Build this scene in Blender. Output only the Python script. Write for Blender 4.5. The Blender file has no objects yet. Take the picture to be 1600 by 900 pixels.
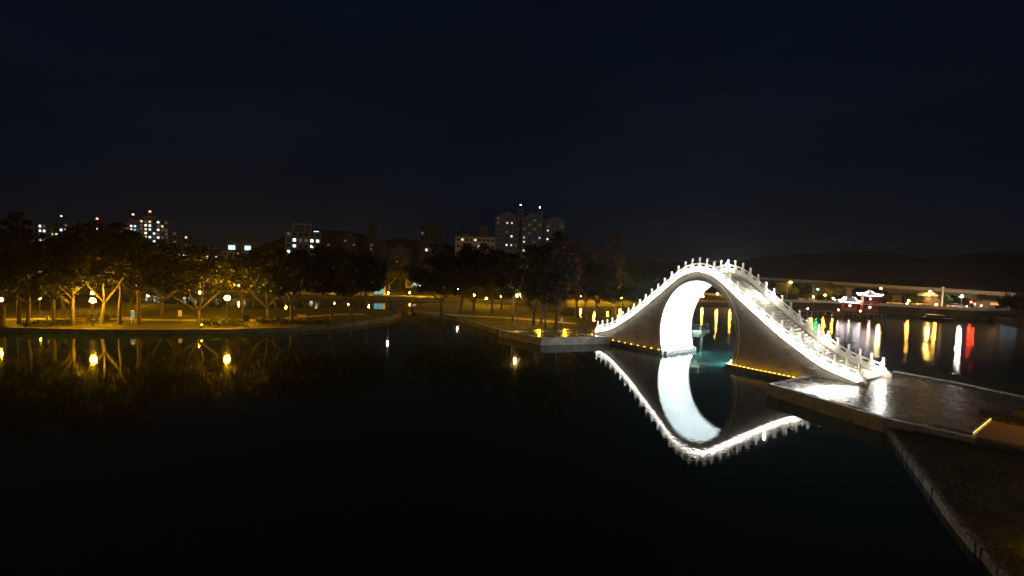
import bpy, math, random
import numpy as np
from mathutils import Vector, Matrix
from mathutils.geometry import tessellate_polygon
random.seed(7); RNG = np.random.default_rng(7)
SC = bpy.context.scene; COL = SC.collection
R = math.radians
# ---------------------------------------------------------------- camera
F, H, PITCH, ROLL = 680.0, 10.0, R(2.71), R(1.84)      # focal length in photo pixels, eye height above the water
cd = bpy.data.cameras.new('camera'); cam = bpy.data.objects.new('camera', cd); COL.objects.link(cam)
cd.sensor_width = 36; cd.lens = F/1600*36; cd.clip_end = 6000; cd.clip_start = .2
fw = Vector((0, math.cos(PITCH), -math.sin(PITCH))); up = Vector((0, math.sin(PITCH), math.cos(PITCH))); ri = Vector((1, 0, 0))
r2 = ri*math.cos(ROLL)+up*math.sin(ROLL); u2 = up*math.cos(ROLL)-ri*math.sin(ROLL)
cam.matrix_world = Matrix(((r2.x, u2.x, -fw.x, 0), (r2.y, u2.y, -fw.y, 0), (r2.z, u2.z, -fw.z, H), (0, 0, 0, 1)))
SC.camera = cam
# ---------------------------------------------------------------- sky
wd = bpy.data.worlds.new('World'); SC.world = wd; wd.use_nodes = True
wt = wd.node_tree; wt.nodes.clear()
def wn(t, **k):
    n = wt.nodes.new(t)
    for a, b in k.items(): setattr(n, a, b)
    return n
tc = wn('ShaderNodeTexCoord'); sx = wn('ShaderNodeSeparateXYZ'); wt.links.new(tc.outputs['Generated'], sx.inputs[0])
rp = wn('ShaderNodeValToRGB'); wt.links.new(sx.outputs['Z'], rp.inputs[0])
e = rp.color_ramp.elements
e[0].position = 0.0; e[0].color = (.0036, .0047, .0072, 1); e[1].position = .6; e[1].color = (.0015, .0039, .0096, 1)
m_ = rp.color_ramp.elements.new(.14); m_.color = (.0018, .0039, .0082, 1)
nz = wn('ShaderNodeTexNoise'); nz.inputs['Scale'].default_value = 2.6; nz.inputs['Detail'].default_value = 5
mp = wn('ShaderNodeMapping'); mp.inputs['Scale'].default_value = (1, 1, 3.5); wt.links.new(tc.outputs['Generated'], mp.inputs[0]); wt.links.new(mp.outputs[0], nz.inputs['Vector'])
mr = wn('ShaderNodeMapRange'); mr.inputs[1].default_value = .3; mr.inputs[2].default_value = .75; mr.inputs[3].default_value = .78; mr.inputs[4].default_value = 1.3
wt.links.new(nz.outputs['Fac'], mr.inputs[0])
mx = wn('ShaderNodeVectorMath', operation='SCALE'); wt.links.new(rp.outputs[0], mx.inputs[0]); wt.links.new(mr.outputs[0], mx.inputs['Scale'])
sky = wn('ShaderNodeTexSky', sky_type='NISHITA', sun_disc=False, sun_elevation=R(-5), sun_rotation=R(200))
sm = wn('ShaderNodeVectorMath', operation='SCALE'); wt.links.new(sky.outputs[0], sm.inputs[0]); sm.inputs['Scale'].default_value = .004
ad = wn('ShaderNodeVectorMath', operation='ADD'); wt.links.new(mx.outputs[0], ad.inputs[0]); wt.links.new(sm.outputs[0], ad.inputs[1])
bg = wn('ShaderNodeBackground'); bg.inputs['Strength'].default_value = 1.0; wt.links.new(ad.outputs[0], bg.inputs[0])
wo = wn('ShaderNodeOutputWorld'); wt.links.new(bg.outputs[0], wo.inputs[0])
# ---------------------------------------------------------------- faint fill sun, added to brighten the facades like town glow
sl = bpy.data.lights.new('fill_sun', 'SUN'); sl.energy = .085; sl.angle = R(20); sl.color = (1, .93, .85)
so = bpy.data.objects.new('fill_sun', sl); COL.objects.link(so); so.rotation_euler = (R(76), 0, R(-14))
SC.view_settings.view_transform = 'Standard'; SC.view_settings.look = 'None'; SC.view_settings.gamma = 1; SC.view_settings.exposure = 0
SC.view_settings.use_curve_mapping = False
SC.render.engine = 'CYCLES'
cy = SC.cycles; cy.use_denoising = True; cy.caustics_reflective = False; cy.caustics_refractive = False
cy.max_bounces = 5; cy.diffuse_bounces = 2; cy.glossy_bounces = 3; cy.transmission_bounces = 2; cy.transparent_max_bounces = 4
cy.sample_clamp_indirect = 60; cy.use_light_tree = True
try: cy.denoiser = 'OPENIMAGEDENOISE'; cy.denoising_input_passes = 'RGB_ALBEDO_NORMAL'
except Exception: pass
# ---------------------------------------------------------------- pixel helpers (photo pixels, 1600 x 900)
def ray(px, py):
    u, v = (px-800)/F, (py-450)/F
    c, s = math.cos(ROLL), math.sin(ROLL); u, v = c*u+s*v, -s*u+c*v
    c, s = math.cos(PITCH), math.sin(PITCH)
    return Vector((u, c-s*v, -s-c*v))
def G(px, py, z=0.0):
    d = ray(px, py); t = (z-H)/d.z; return Vector((0, 0, H))+d*t
def AT(px, py, Y):
    d = ray(px, py); t = Y/d.y; return Vector((0, 0, H))+d*t
# ---------------------------------------------------------------- materials
def mat(name, col, rough=.7, metal=0.0, col2=None, scale=4.0, bump=0.0, bscale=None, spec=.5, detail=6.0, stretch=None, lo=.35, hi=.68):
    m = bpy.data.materials.new(name); m.use_nodes = True; nt = m.node_tree; b = nt.nodes['Principled BSDF']
    b.inputs['Roughness'].default_value = rough; b.inputs['Metallic'].default_value = metal; b.inputs['Specular IOR Level'].default_value = spec
    t = nt.nodes.new('ShaderNodeTexCoord'); n = nt.nodes.new('ShaderNodeTexNoise'); n.inputs['Scale'].default_value = scale; n.inputs['Detail'].default_value = detail
    src = t.outputs['Object']
    if stretch:
        mp = nt.nodes.new('ShaderNodeMapping'); mp.inputs['Scale'].default_value = stretch; nt.links.new(src, mp.inputs[0]); src = mp.outputs[0]
    nt.links.new(src, n.inputs['Vector'])
    r = nt.nodes.new('ShaderNodeValToRGB'); r.color_ramp.elements[0].position = lo; r.color_ramp.elements[1].position = hi
    c2 = col2 or tuple(c*.62 for c in col)
    r.color_ramp.elements[0].color = (*c2, 1); r.color_ramp.elements[1].color = (*col, 1)
    nt.links.new(n.outputs['Fac'], r.inputs[0]); nt.links.new(r.outputs[0], b.inputs['Base Color'])
    if bump:
        n2 = nt.nodes.new('ShaderNodeTexNoise'); n2.inputs['Scale'].default_value = bscale or scale*5; n2.inputs['Detail'].default_value = 4
        nt.links.new(src, n2.inputs['Vector'])
        bp = nt.nodes.new('ShaderNodeBump'); bp.inputs['Distance'].default_value = bump; bp.inputs['Strength'].default_value = .8
        nt.links.new(n2.outputs['Fac'], bp.inputs['Height']); nt.links.new(bp.outputs[0], b.inputs['Normal'])
    m['rough'] = rough
    return m
def glow(name, col, strength, sample=True):
    m = bpy.data.materials.new(name); m.use_nodes = True; nt = m.node_tree; nt.nodes.clear()
    em = nt.nodes.new('ShaderNodeEmission'); em.inputs[0].default_value = (*col, 1); em.inputs[1].default_value = strength
    o = nt.nodes.new('ShaderNodeOutputMaterial'); nt.links.new(em.outputs[0], o.inputs[0])
    m.cycles.emission_sampling = 'AUTO' if sample else 'NONE'
    return m
def leafmat(name, c1, c2, scale=.7):
    m = mat(name, c1, .55, col2=c2, scale=scale, detail=3, spec=.3)
    nt = m.node_tree; b = nt.nodes['Principled BSDF']; tr = nt.nodes.new('ShaderNodeBsdfTranslucent')
    mix = nt.nodes.new('ShaderNodeMixShader'); mix.inputs[0].default_value = .3
    src = b.inputs['Base Color'].links[0].from_socket; nt.links.new(src, tr.inputs[0])
    out = nt.nodes['Material Output']; nt.links.new(b.outputs[0], mix.inputs[1]); nt.links.new(tr.outputs[0], mix.inputs[2]); nt.links.new(mix.outputs[0], out.inputs[0])
    return m
SOD = (1.0, .48, .012); SODW = (1.0, .60, .14); WHT = (1.0, .96, .88); CY = (.84, .97, 1.0)
M = dict(
    stone=mat('white_stone', (.72, .71, .66), .55, scale=2.2, col2=(.6, .58, .52), bump=.004, bscale=30),
    plaster=mat('white_plaster', (.8, .82, .82), .6, scale=1.1, col2=(.7, .72, .72)),
    ring=mat('arch_stone', (.46, .42, .34), .6, scale=1.4, col2=(.36, .33, .27), bump=.003),
    granite=mat('granite', (.30, .28, .24), .6, scale=2.0, col2=(.17, .155, .13), bump=.006, bscale=18),
    plinth=mat('plinth_stone', (.20, .18, .15), .65, scale=1.6, col2=(.10, .09, .075), bump=.006, bscale=14, stretch=(1, 1, 3)),
    step=mat('step_stone', (.42, .38, .30), .6, scale=3, col2=(.3, .27, .22)),
    pave=mat('wet_paving', (.10, .085, .068), .2, scale=1.1, col2=(.045, .04, .034), bump=.003, bscale=9, spec=.5), pave2=mat('wet_paving_dark', (.07, .06, .048), .2, scale=1.3, col2=(.035, .03, .026), bump=.003, bscale=9, spec=.5), pave3=mat('wet_paving_light', (.13, .11, .085), .2, scale=1.3, col2=(.07, .06, .048), bump=.004, bscale=9, spec=.5),
    pavewet=mat('wet_landing_paving', (.16, .14, .11), .13, scale=.9, col2=(.08, .07, .06), bump=.0015, bscale=6, spec=.6),
    pavedk=mat('joint_mortar', (.06, .055, .05), .4, scale=2),
    brickpath=mat('brick_path', (.22, .13, .07), .42, scale=3, col2=(.13, .08, .05), bump=.004),
    kerb=mat('kerb_stone', (.12, .10, .07), .85, scale=5, col2=(.04, .034, .025), bump=.02, bscale=9),
    grass=mat('lawn_grass', (.095, .09, .02), .9, scale=.55, col2=(.04, .034, .01), bump=.04, bscale=6, spec=.1),
    moss=mat('mossy_stone', (.05, .06, .045), .8, scale=2), darkgrass=mat('verge_grass', (.03, .032, .012), .9, scale=.4, spec=.1), soil=mat('shore_soil', (.07, .055, .035), .9, scale=1.5, bump=.03),
    shore=mat('shore_stone', (.16, .14, .11), .8, scale=1.2, col2=(.08, .07, .055), bump=.03, bscale=5),
    blade=mat('grass_blade', (.045, .05, .014), .7, scale=2, col2=(.025, .03, .008)),
    path=mat('path_paving', (.34, .29, .2), .6, scale=1.5, col2=(.25, .21, .15)),
    asphalt=mat('asphalt', (.055, .053, .05), .6, scale=2),
    embank=mat('embankment_stone', (.10, .085, .06), .85, scale=.8, col2=(.05, .043, .03), bump=.05, bscale=2),
    girder=mat('girder_concrete', (.2, .185, .16), .85, scale=.35, col2=(.14, .13, .11)), concrete=mat('viaduct_concrete', (.5, .47, .42), .8, scale=.35, col2=(.38, .36, .32), bump=.01),
    metal=mat('dark_metal', (.10, .10, .10), .45, .6, scale=5), steel=mat('brushed_steel', (.5, .5, .5), .3, .9, scale=6),
    palemetal=mat('pale_metal', (.45, .43, .38), .5, .2, scale=6),
    red=mat('red_lacquer', (.45, .03, .015), .4, scale=3, col2=(.32, .02, .01)), tile=mat('roof_tile', (.42, .38, .38), .5, scale=3),
    wood=mat('deck_wood', (.16, .11, .07), .75, scale=2, stretch=(1, 8, 1)), bark=mat('bark', (.085, .065, .045), .9, scale=3, col2=(.045, .034, .022), stretch=(1, 1, .25), bump=.02),
    leaf=leafmat('leaf_green', (.026, .034, .010), (.010, .014, .005)), leaf2=leafmat('leaf_olive', (.032, .033, .010), (.014, .015, .006)),
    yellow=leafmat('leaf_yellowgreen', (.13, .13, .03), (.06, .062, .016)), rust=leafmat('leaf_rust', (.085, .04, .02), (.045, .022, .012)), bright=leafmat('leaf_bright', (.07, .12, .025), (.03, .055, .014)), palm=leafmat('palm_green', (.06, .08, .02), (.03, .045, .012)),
    hill=mat('hill_forest', (.012, .014, .010), .95, scale=.02, spec=0, col2=(.007, .008, .006)),
    white=mat('white_paint', (.75, .73, .7), .5, scale=3, col2=(.66, .64, .6)), black=mat('black_paint', (.015, .015, .016), .4, scale=3), rubber=mat('rubber', (.02, .02, .02), .8), 
    walld=mat('facade_dark', (.11, .10, .10), .8, scale=.15), wall1=mat('facade_beige', (.56, .49, .42), .8, scale=.15, col2=(.46, .4, .34)), wall2=mat('facade_grey', (.42, .40, .39), .8, scale=.15, col2=(.33, .32, .31)), wall3=mat('facade_brown', (.24, .17, .13), .8, scale=.15), wall4=mat('facade_pale', (.74, .7, .64), .75, scale=.15),
    pane=mat('dark_pane', (.02, .022, .025), .15, scale=1), frame=mat('window_frame', (.3, .3, .3), .5, scale=2),
    carp=mat('car_paint', (.4, .4, .42), .25, .3, scale=2), card=mat('car_paint_dark', (.05, .05, .06), .25, .3, scale=2),
    signw=mat('sign_white', (.7, .7, .65), .5, scale=4), signd=mat('sign_brown', (.06, .045, .03), .6, scale=4), bench=mat('bench_wood', (.2, .12, .06), .6, scale=3),
    g_sod=glow('globe_sodium', SOD, 1450), g_sodw=glow('globe_pale', SODW, 1500), g_wht=glow('globe_white', (1, .85, .6), 500),
    g_led=glow('led_strip', WHT, 190), g_flood=glow('flood_lens', CY, 5000), g_post=glow('post_lamp_lens', (1, .97, .86), 1700), g_up=glow('uplight_lens', (1, .5, .03), 22),
    g_inner=glow('inner_fill_glow', WHT, 130), g_far=glow('far_globe', (1, .46, .05), 450), g_lip=glow('spill_lip_glow', WHT, 24), g_strip=glow('step_light', (1, .66, .14), 2.2), g_street=glow('street_lens', (1, .56, .10), 2200), g_eave=glow('eave_led', (1, .90, .95), 13), g_red=glow('signal_red', (1, .03, .01), 200), g_green=glow('signal_green', (.05, 1, .45), 120),
    g_beacon=glow('beacon_red', (1, .12, .08), 14, False), g_beaconw=glow('beacon_pale', (1, .7, .6), 14, False), g_int=glow('lantern_glow', (1, .75, .4), 45),
    w_cyan=glow('window_cyan', (.55, .9, 1), 2.0, False), w_white=glow('window_white', (1, .97, .88), 2.2, False), w_warm=glow('window_warm', (1, .68, .3), 1.3, False), w_yel=glow('window_yellow', (1, .8, .35), 1.2, False), w_dim=glow('window_dim', (.6, .45, .3), .16, False), w_blue=glow('window_blue', (.3, .6, 1), 1.1, False), w_teal=glow('sign_teal', (.1, .8, .7), .25, False),
    g_shop=glow('shop_panel_blue', (.35, .7, 1), .4), g_shopo=glow('shop_panel_orange', (1, .4, .08), 1.2), g_head=glow('headlamp', (1, .95, .85), 60), g_tail=glow('taillamp', (1, .05, .02), 14),
)
def patchy_gloss(m, lo, hi, scale):
    nt = m.node_tree; t = nt.nodes.new('ShaderNodeNewGeometry'); n = nt.nodes.new('ShaderNodeTexNoise'); n.inputs['Scale'].default_value = scale; n.inputs['Detail'].default_value = 4
    nt.links.new(t.outputs['Position'], n.inputs['Vector']); r = nt.nodes.new('ShaderNodeMapRange'); r.inputs[1].default_value = .38; r.inputs[2].default_value = .62; r.inputs[3].default_value = lo; r.inputs[4].default_value = hi
    nt.links.new(n.outputs['Fac'], r.inputs[0]); nt.links.new(r.outputs[0], nt.nodes['Principled BSDF'].inputs['Roughness'])
for k_ in ('pave', 'pave2', 'pave3'): patchy_gloss(M[k_], .17, .3, 2.5)
patchy_gloss(M['pavewet'], .06, .3, .6)
def water_mat():
    m = bpy.data.materials.new('lake_water'); m.use_nodes = True; nt = m.node_tree; b = nt.nodes['Principled BSDF']
    b.inputs['Base Color'].default_value = (.005, .023, .019, 1); b.inputs['Roughness'].default_value = .035; b.inputs['IOR'].default_value = 1.333
    t = nt.nodes.new('ShaderNodeTexCoord')
    d = nt.nodes.new('ShaderNodeVectorMath'); d.operation = 'SUBTRACT'; nt.links.new(t.outputs['Object'], d.inputs[0]); d.inputs[1].default_value = (BA.x, BA.y, 0)
    q = nt.nodes.new('ShaderNodeVectorMath'); q.operation = 'DOT_PRODUCT'; nt.links.new(d.outputs[0], q.inputs[0]); q.inputs[1].default_value = (BN.x, BN.y, 0)
    k = nt.nodes.new('ShaderNodeMapRange'); k.interpolation_type = 'SMOOTHSTEP'; k.inputs[1].default_value = 4; k.inputs[2].default_value = 20; k.inputs[3].default_value = .0028; k.inputs[4].default_value = .017
    nt.links.new(q.outputs['Value'], k.inputs[0])
    n1 = nt.nodes.new('ShaderNodeTexNoise'); n1.inputs['Scale'].default_value = 2.6; n1.inputs['Detail'].default_value = 3; nt.links.new(t.outputs['Object'], n1.inputs['Vector'])
    n2 = nt.nodes.new('ShaderNodeTexNoise'); n2.inputs['Scale'].default_value = 6; n2.inputs['Detail'].default_value = 1; nt.links.new(t.outputs['Object'], n2.inputs['Vector'])
    m2 = nt.nodes.new('ShaderNodeMath'); m2.operation = 'MULTIPLY_ADD'; nt.links.new(n2.outputs['Fac'], m2.inputs[0]); m2.inputs[1].default_value = .22; nt.links.new(n1.outputs['Fac'], m2.inputs[2])
    mu = nt.nodes.new('ShaderNodeMath'); mu.operation = 'MULTIPLY'; nt.links.new(m2.outputs[0], mu.inputs[0]); nt.links.new(k.outputs[0], mu.inputs[1])
    bp = nt.nodes.new('ShaderNodeBump'); bp.inputs['Strength'].default_value = 1; bp.inputs['Distance'].default_value = 1; nt.links.new(mu.outputs[0], bp.inputs['Height']); nt.links.new(bp.outputs[0], b.inputs['Normal'])
    return m
def brick_mat():
    m = bpy.data.materials.new('grey_brick'); m.use_nodes = True; nt = m.node_tree; b = nt.nodes['Principled BSDF']; b.inputs['Roughness'].default_value = .75
    t = nt.nodes.new('ShaderNodeTexCoord'); s = nt.nodes.new('ShaderNodeSeparateXYZ'); c = nt.nodes.new('ShaderNodeCombineXYZ')
    nt.links.new(t.outputs['Object'], s.inputs[0]); nt.links.new(s.outputs['X'], c.inputs['X']); nt.links.new(s.outputs['Z'], c.inputs['Y'])
    k = nt.nodes.new('ShaderNodeTexBrick'); k.inputs['Scale'].default_value = 1; k.inputs['Brick Width'].default_value = .36; k.inputs['Row Height'].default_value = .15; k.inputs['Mortar Size'].default_value = .016
    k.inputs['Color1'].default_value = (.40, .35, .29, 1); k.inputs['Color2'].default_value = (.30, .26, .215, 1); k.inputs['Mortar'].default_value = (.2, .175, .145, 1)
    nt.links.new(c.outputs[0], k.inputs['Vector'])
    n = nt.nodes.new('ShaderNodeTexNoise'); n.inputs['Scale'].default_value = .8; n.inputs['Detail'].default_value = 5; nt.links.new(t.outputs['Object'], n.inputs['Vector'])
    mr = nt.nodes.new('ShaderNodeMapRange'); mr.inputs[1].default_value = .3; mr.inputs[2].default_value = .7; mr.inputs[3].default_value = .75; mr.inputs[4].default_value = 1.1; nt.links.new(n.outputs['Fac'], mr.inputs[0])
    v = nt.nodes.new('ShaderNodeVectorMath'); v.operation = 'SCALE'; nt.links.new(k.outputs['Color'], v.inputs[0]); nt.links.new(mr.outputs[0], v.inputs['Scale']); nt.links.new(v.outputs[0], b.inputs['Base Color'])
    bp = nt.nodes.new('ShaderNodeBump'); bp.inputs['Distance'].default_value = .012; bp.inputs['Strength'].default_value = .7; bp.invert = True; nt.links.new(k.outputs['Fac'], bp.inputs['Height']); nt.links.new(bp.outputs[0], b.inputs['Normal'])
    return m
# ---------------------------------------------------------------- mesh builder
class MB:
    def __init__(s): s.v = []; s.f = []
    def add(s, v, f):
        o = len(s.v); s.v += [tuple(x) for x in v]; s.f += [tuple(i+o for i in q) for q in f]; return s
    def box(s, c, d, rz=0.0):
        x, y, z = d[0]/2, d[1]/2, d[2]/2; cr, sr = math.cos(rz), math.sin(rz)
        v = [(c[0]+a*x*cr-b*y*sr, c[1]+a*x*sr+b*y*cr, c[2]+e*z) for a, b, e in ((-1, -1, -1), (1, -1, -1), (1, 1, -1), (-1, 1, -1), (-1, -1, 1), (1, -1, 1), (1, 1, 1), (-1, 1, 1))]
        return s.add(v, [(0, 3, 2, 1), (4, 5, 6, 7), (0, 1, 5, 4), (1, 2, 6, 5), (2, 3, 7, 6), (3, 0, 4, 7)])
    def hexa(s, lo, hi):      # 4 lower points, 4 upper points
        return s.add(list(lo)+list(hi), [(0, 3, 2, 1), (4, 5, 6, 7), (0, 1, 5, 4), (1, 2, 6, 5), (2, 3, 7, 6), (3, 0, 4, 7)])
    def prism(s, poly, z0, z1):
        n = len(poly); v = [(p[0], p[1], z0) for p in poly]+[(p[0], p[1], z1) for p in poly]
        t = tessellate_polygon([[Vector((p[0], p[1], 0)) for p in poly]])
        area = sum(poly[i][0]*poly[(i+1) % n][1]-poly[(i+1) % n][0]*poly[i][1] for i in range(n))
        f = []
        for a, b, c in t:
            ar = (poly[b][0]-poly[a][0])*(poly[c][1]-poly[a][1])-(poly[c][0]-poly[a][0])*(poly[b][1]-poly[a][1])
            if ar < 0: b, c = c, b
            f += [(a+n, b+n, c+n), (a, c, b)]
        for i in range(n):
            j = (i+1) % n; f.append((i, j, j+n, i+n) if area > 0 else (j, i, i+n, j+n))
        return s.add(v, f)
    def tube(s, pts, rad, n=8, cap=True):
        pts = [Vector(p) for p in pts]; rad = rad if isinstance(rad, (list, tuple)) else [rad]*len(pts); v = []; f = []
        for i, p in enumerate(pts):
            d = (pts[min(i+1, len(pts)-1)]-pts[max(i-1, 0)]).normalized()
            a = d.cross(Vector((0, 0, 1)) if abs(d.z) < .9 else Vector((1, 0, 0))).normalized(); b = d.cross(a)
            v += [p+(a*math.cos(2*math.pi*k/n)+b*math.sin(2*math.pi*k/n))*rad[i] for k in range(n)]
        for i in range(len(pts)-1):
            for k in range(n): f.append((i*n+k, i*n+(k+1) % n, (i+1)*n+(k+1) % n, (i+1)*n+k))
        if cap: f += [tuple(range(n))[::-1], tuple(range((len(pts)-1)*n, len(pts)*n))]
        return s.add(v, f)
    def lathe(s, prof, c=(0, 0, 0), n=12):
        v = []; f = []
        for r, z in prof: v += [(c[0]+r*math.cos(2*math.pi*k/n), c[1]+r*math.sin(2*math.pi*k/n), c[2]+z) for k in range(n)]
        for i in range(len(prof)-1):
            for k in range(n): f.append((i*n+k, i*n+(k+1) % n, (i+1)*n+(k+1) % n, (i+1)*n+k))
        f += [tuple(range(n))[::-1], tuple(range((len(prof)-1)*n, len(prof)*n))]
        return s.add(v, f)
    def ball(s, c, r, n=10, m=7):
        r = r if isinstance(r, tuple) else (r, r, r)
        v = [(c[0], c[1], c[2]-r[2])]; f = []
        for i in range(1, m):
            a = -math.pi/2+math.pi*i/m; v += [(c[0]+r[0]*math.cos(a)*math.cos(2*math.pi*k/n), c[1]+r[1]*math.cos(a)*math.sin(2*math.pi*k/n), c[2]+r[2]*math.sin(a)) for k in range(n)]
        v.append((c[0], c[1], c[2]+r[2])); t = len(v)-1
        for k in range(n):
            f.append((0, 1+(k+1) % n, 1+k)); f.append((t, t-n+k, t-n+(k+1) % n))
            for i in range(m-2): f.append((1+i*n+k, 1+i*n+(k+1) % n, 1+(i+1)*n+(k+1) % n, 1+(i+1)*n+k))
        return s.add(v, f)
    def mesh(s, name, m, smooth=False):
        me = bpy.data.meshes.new(name); me.from_pydata(s.v, [], s.f); me.materials.append(m); me.update()
        if smooth: me.polygons.foreach_set('use_smooth', [True]*len(me.polygons))
        return me
    def build(s, name, m, parent=None, loc=None, smooth=False): return put(name, s.mesh(name, m, smooth), parent, loc)
def put(name, me, parent=None, loc=None, rz=0, scale=None):
    o = bpy.data.objects.new(name, me); COL.objects.link(o)
    if parent: o.parent = parent
    if loc is not None: o.location = loc
    if rz: o.rotation_euler = (0, 0, rz)
    if scale: o.scale = scale
    return o
def tag(o, label=None, cat=None, group=None, kind=None):
    if label: o['label'] = label
    if cat: o['category'] = cat
    if group: o['group'] = group
    if kind: o['kind'] = kind
    return o
def thing(name, label, cat, loc=(0, 0, 0), rz=0, group=None, scale=None):
    o = bpy.data.objects.new(name, None); COL.objects.link(o); o.location = loc; o.rotation_euler = (0, 0, rz); o.empty_display_size = .3
    if scale: o.scale = scale
    return tag(o, label, cat, group)
def npmesh(name, v, q, m):
    me = bpy.data.meshes.new(name); k = q.shape[1]
    me.vertices.add(len(v)); me.vertices.foreach_set('co', v.astype(np.float32).ravel())
    me.loops.add(q.size); me.loops.foreach_set('vertex_index', q.astype(np.int32).ravel())
    me.polygons.add(len(q)); me.polygons.foreach_set('loop_start', np.arange(0, q.size, k, dtype=np.int32)); me.polygons.foreach_set('loop_total', np.full(len(q), k, dtype=np.int32))
    me.materials.append(m); me.update(calc_edges=True); return me
def copy_tree(o, parent=None):
    c = o.copy(); COL.objects.link(c); c.parent = parent
    for ch in list(o.children): copy_tree(ch, c)
    return c
# ---------------------------------------------------------------- bridge frame (s along the bridge, t across it away from the camera)
BA = Vector((12.305, 61.768, 0)); BB = Vector((29.777, 36.731, 0)); BU = (BB-BA).normalized(); BN = Vector((-BU.y, BU.x, 0)); BL = (BB-BA).length; BM = (BA+BB)/2; BW = 6.2
def W(s, t, z=0): return BM+BU*s+BN*t+Vector((0, 0, z))
# ================================================================ SETTING
def struct(name, mb, m, smooth=False): return tag(mb.build(name, m, smooth=smooth), kind='structure')
struct('ground', MB().add([(-4000, -300, -2), (4000, -300, -2), (4000, 5000, -2), (-4000, 5000, -2)], [(0, 1, 2, 3)]), M['soil'])
struct('lake_water', MB().add([(-1500, -120, 0), (1500, -120, 0), (1500, 1500, 0), (-1500, 1500, 0)], [(0, 1, 2, 3)]), water_mat())
def xy(*pp): return [G(px, py, 0).xy for px, py in pp]
def smooth_line(p, k=6):
    p = [Vector((*q, 0)) if len(q) == 2 else Vector(q) for q in p]; o = []
    for i in range(len(p)-1):
        a, b, c, d = p[max(i-1, 0)], p[i], p[i+1], p[min(i+2, len(p)-1)]
        for j in range(k):
            t = j/k; o.append(.5*((2*b)+(c-a)*t+(2*a-5*b+4*c-d)*t*t+(3*b-a-3*c+d)*t**3))
    return o+[p[-1]]
def land(name, poly, z, m, edge_pts=None, edge_w=.45, edge_z=.06, edge_name='shore_edging'):
    l = struct(name, MB().prism([(p[0], p[1]) for p in poly], -1.2, z), m)
    if edge_pts:
        mb = MB(); n = len(edge_pts)
        lo, hi = [], []
        for i, p in enumerate(edge_pts):
            d = (Vector(edge_pts[min(i+1, n-1)][:2])-Vector(edge_pts[max(i-1, 0)][:2])).normalized(); nn = Vector((-d.y, d.x))
            lo.append((p[0]-nn.x*.12, p[1]-nn.y*.12)); hi.append((p[0]+nn.x*edge_w, p[1]+nn.y*edge_w))
        for i in range(n-1):
            q = [lo[i], lo[i+1], hi[i+1], hi[i]]
            mb.hexa([(*a, -1.0) for a in q], [(*a, z+edge_z) for a in q])
        mb.build(edge_name, M['shore'], l)
    return l
# left park lawn: front shore from the photo, back edge on the pond behind it
fs = smooth_line(xy((-260, 512), (0, 519), (200, 522), (400, 520), (500, 515), (560, 509), (604, 502), (626, 494), (620, 489)))
bk = [G(p, q, 0).xy for p, q in ((560, 485), (450, 487), (350, 486), (270, 480), (200, 470))]
LZ = .55
lawnL = land('park_lawn', [p.xy for p in fs]+bk+[Vector((-190, 120)), Vector((-190, 60))], LZ, M['grass'], fs)
# middle lawn with the landing of the bridge
fm = smooth_line(xy((648, 484), (660, 491), (716, 502), (752, 514), (777, 522)))
mid_back = [Vector((13.0, 66.0)), Vector((18.5, 69.0)), Vector((15.5, 78)), Vector((9, 92)), Vector((2, 106)), Vector((-12, 112)), Vector((-20, 104))]
MZ = .7
lawnM = land('middle_lawn', [p.xy for p in fm]+[W(-15.4, -9.4).xy, W(-14.5, 1).xy]+mid_back, MZ, M['grass'], fm)
# far bank behind the ponds
fb = smooth_line([(-240, 116), (-120, 118), (-60, 119), (-20, 120), (10, 124), (30, 133), (55, 139), (90, 144)])
land('far_bank', [p.xy for p in fb]+[Vector((110, 260)), Vector((-300, 300))], .9, M['grass'], fb)
def offset_line(pts, d):
    o = []
    for i, p in enumerate(pts):
        t = (pts[min(i+1, len(pts)-1)]-pts[max(i-1, 0)]).normalized(); o.append(p+Vector((-t.y, t.x, 0))*d)
    return o
def ribbon(name, a, b, z, m, kind='structure', h=None):
    mb = MB()
    for i in range(len(a)-1):
        if h: mb.hexa([(a[i].x, a[i].y, z), (a[i+1].x, a[i+1].y, z), (b[i+1].x, b[i+1].y, z), (b[i].x, b[i].y, z)], [(a[i].x, a[i].y, z+h), (a[i+1].x, a[i+1].y, z+h), (b[i+1].x, b[i+1].y, z+h), (b[i].x, b[i].y, z+h)])
        else: mb.add([(a[i].x, a[i].y, z), (a[i+1].x, a[i+1].y, z), (b[i+1].x, b[i+1].y, z), (b[i].x, b[i].y, z)], [(0, 1, 2, 3)])
    return tag(mb.build(name, m), kind=kind)
# right far shore: stone embankment, quay road
fr = smooth_line([Vector((62, 230)), Vector((66, 190)), Vector((72, 158))]+xy((1205, 482), (1300, 485), (1400, 491), (1520, 498), (1562, 498)))
land('road_bank', [p.xy for p in fr]+[Vector((240, 116)), Vector((300, 300)), Vector((64, 300))], 2.2, M['embank'])
ribbon('roadside_lawn', offset_line(fr, 13.2), offset_line(fr, 60), 2.21, M['darkgrass'])
ribbon('promenade', offset_line(fr, .9), offset_line(fr, 4.4), 2.204, M['path'])
ribbon('quay_road', offset_line(fr, 5.4), offset_line(fr, 13), 2.204, M['asphalt'])
ribbon('road_line', offset_line(fr, 9.1), offset_line(fr, 9.25), 2.208, M['white'])
ribbon('road_kerb', offset_line(fr, 4.6), offset_line(fr, 4.9), 2.2, M['granite'], h=.14)
par = ribbon('parapet', offset_line(fr, .1), offset_line(fr, .45), 2.2, M['stone'], kind=None, h=.75)
tag(par, 'long low pale stone parapet along the quay road on top of the embankment', 'parapet'); 
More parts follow.
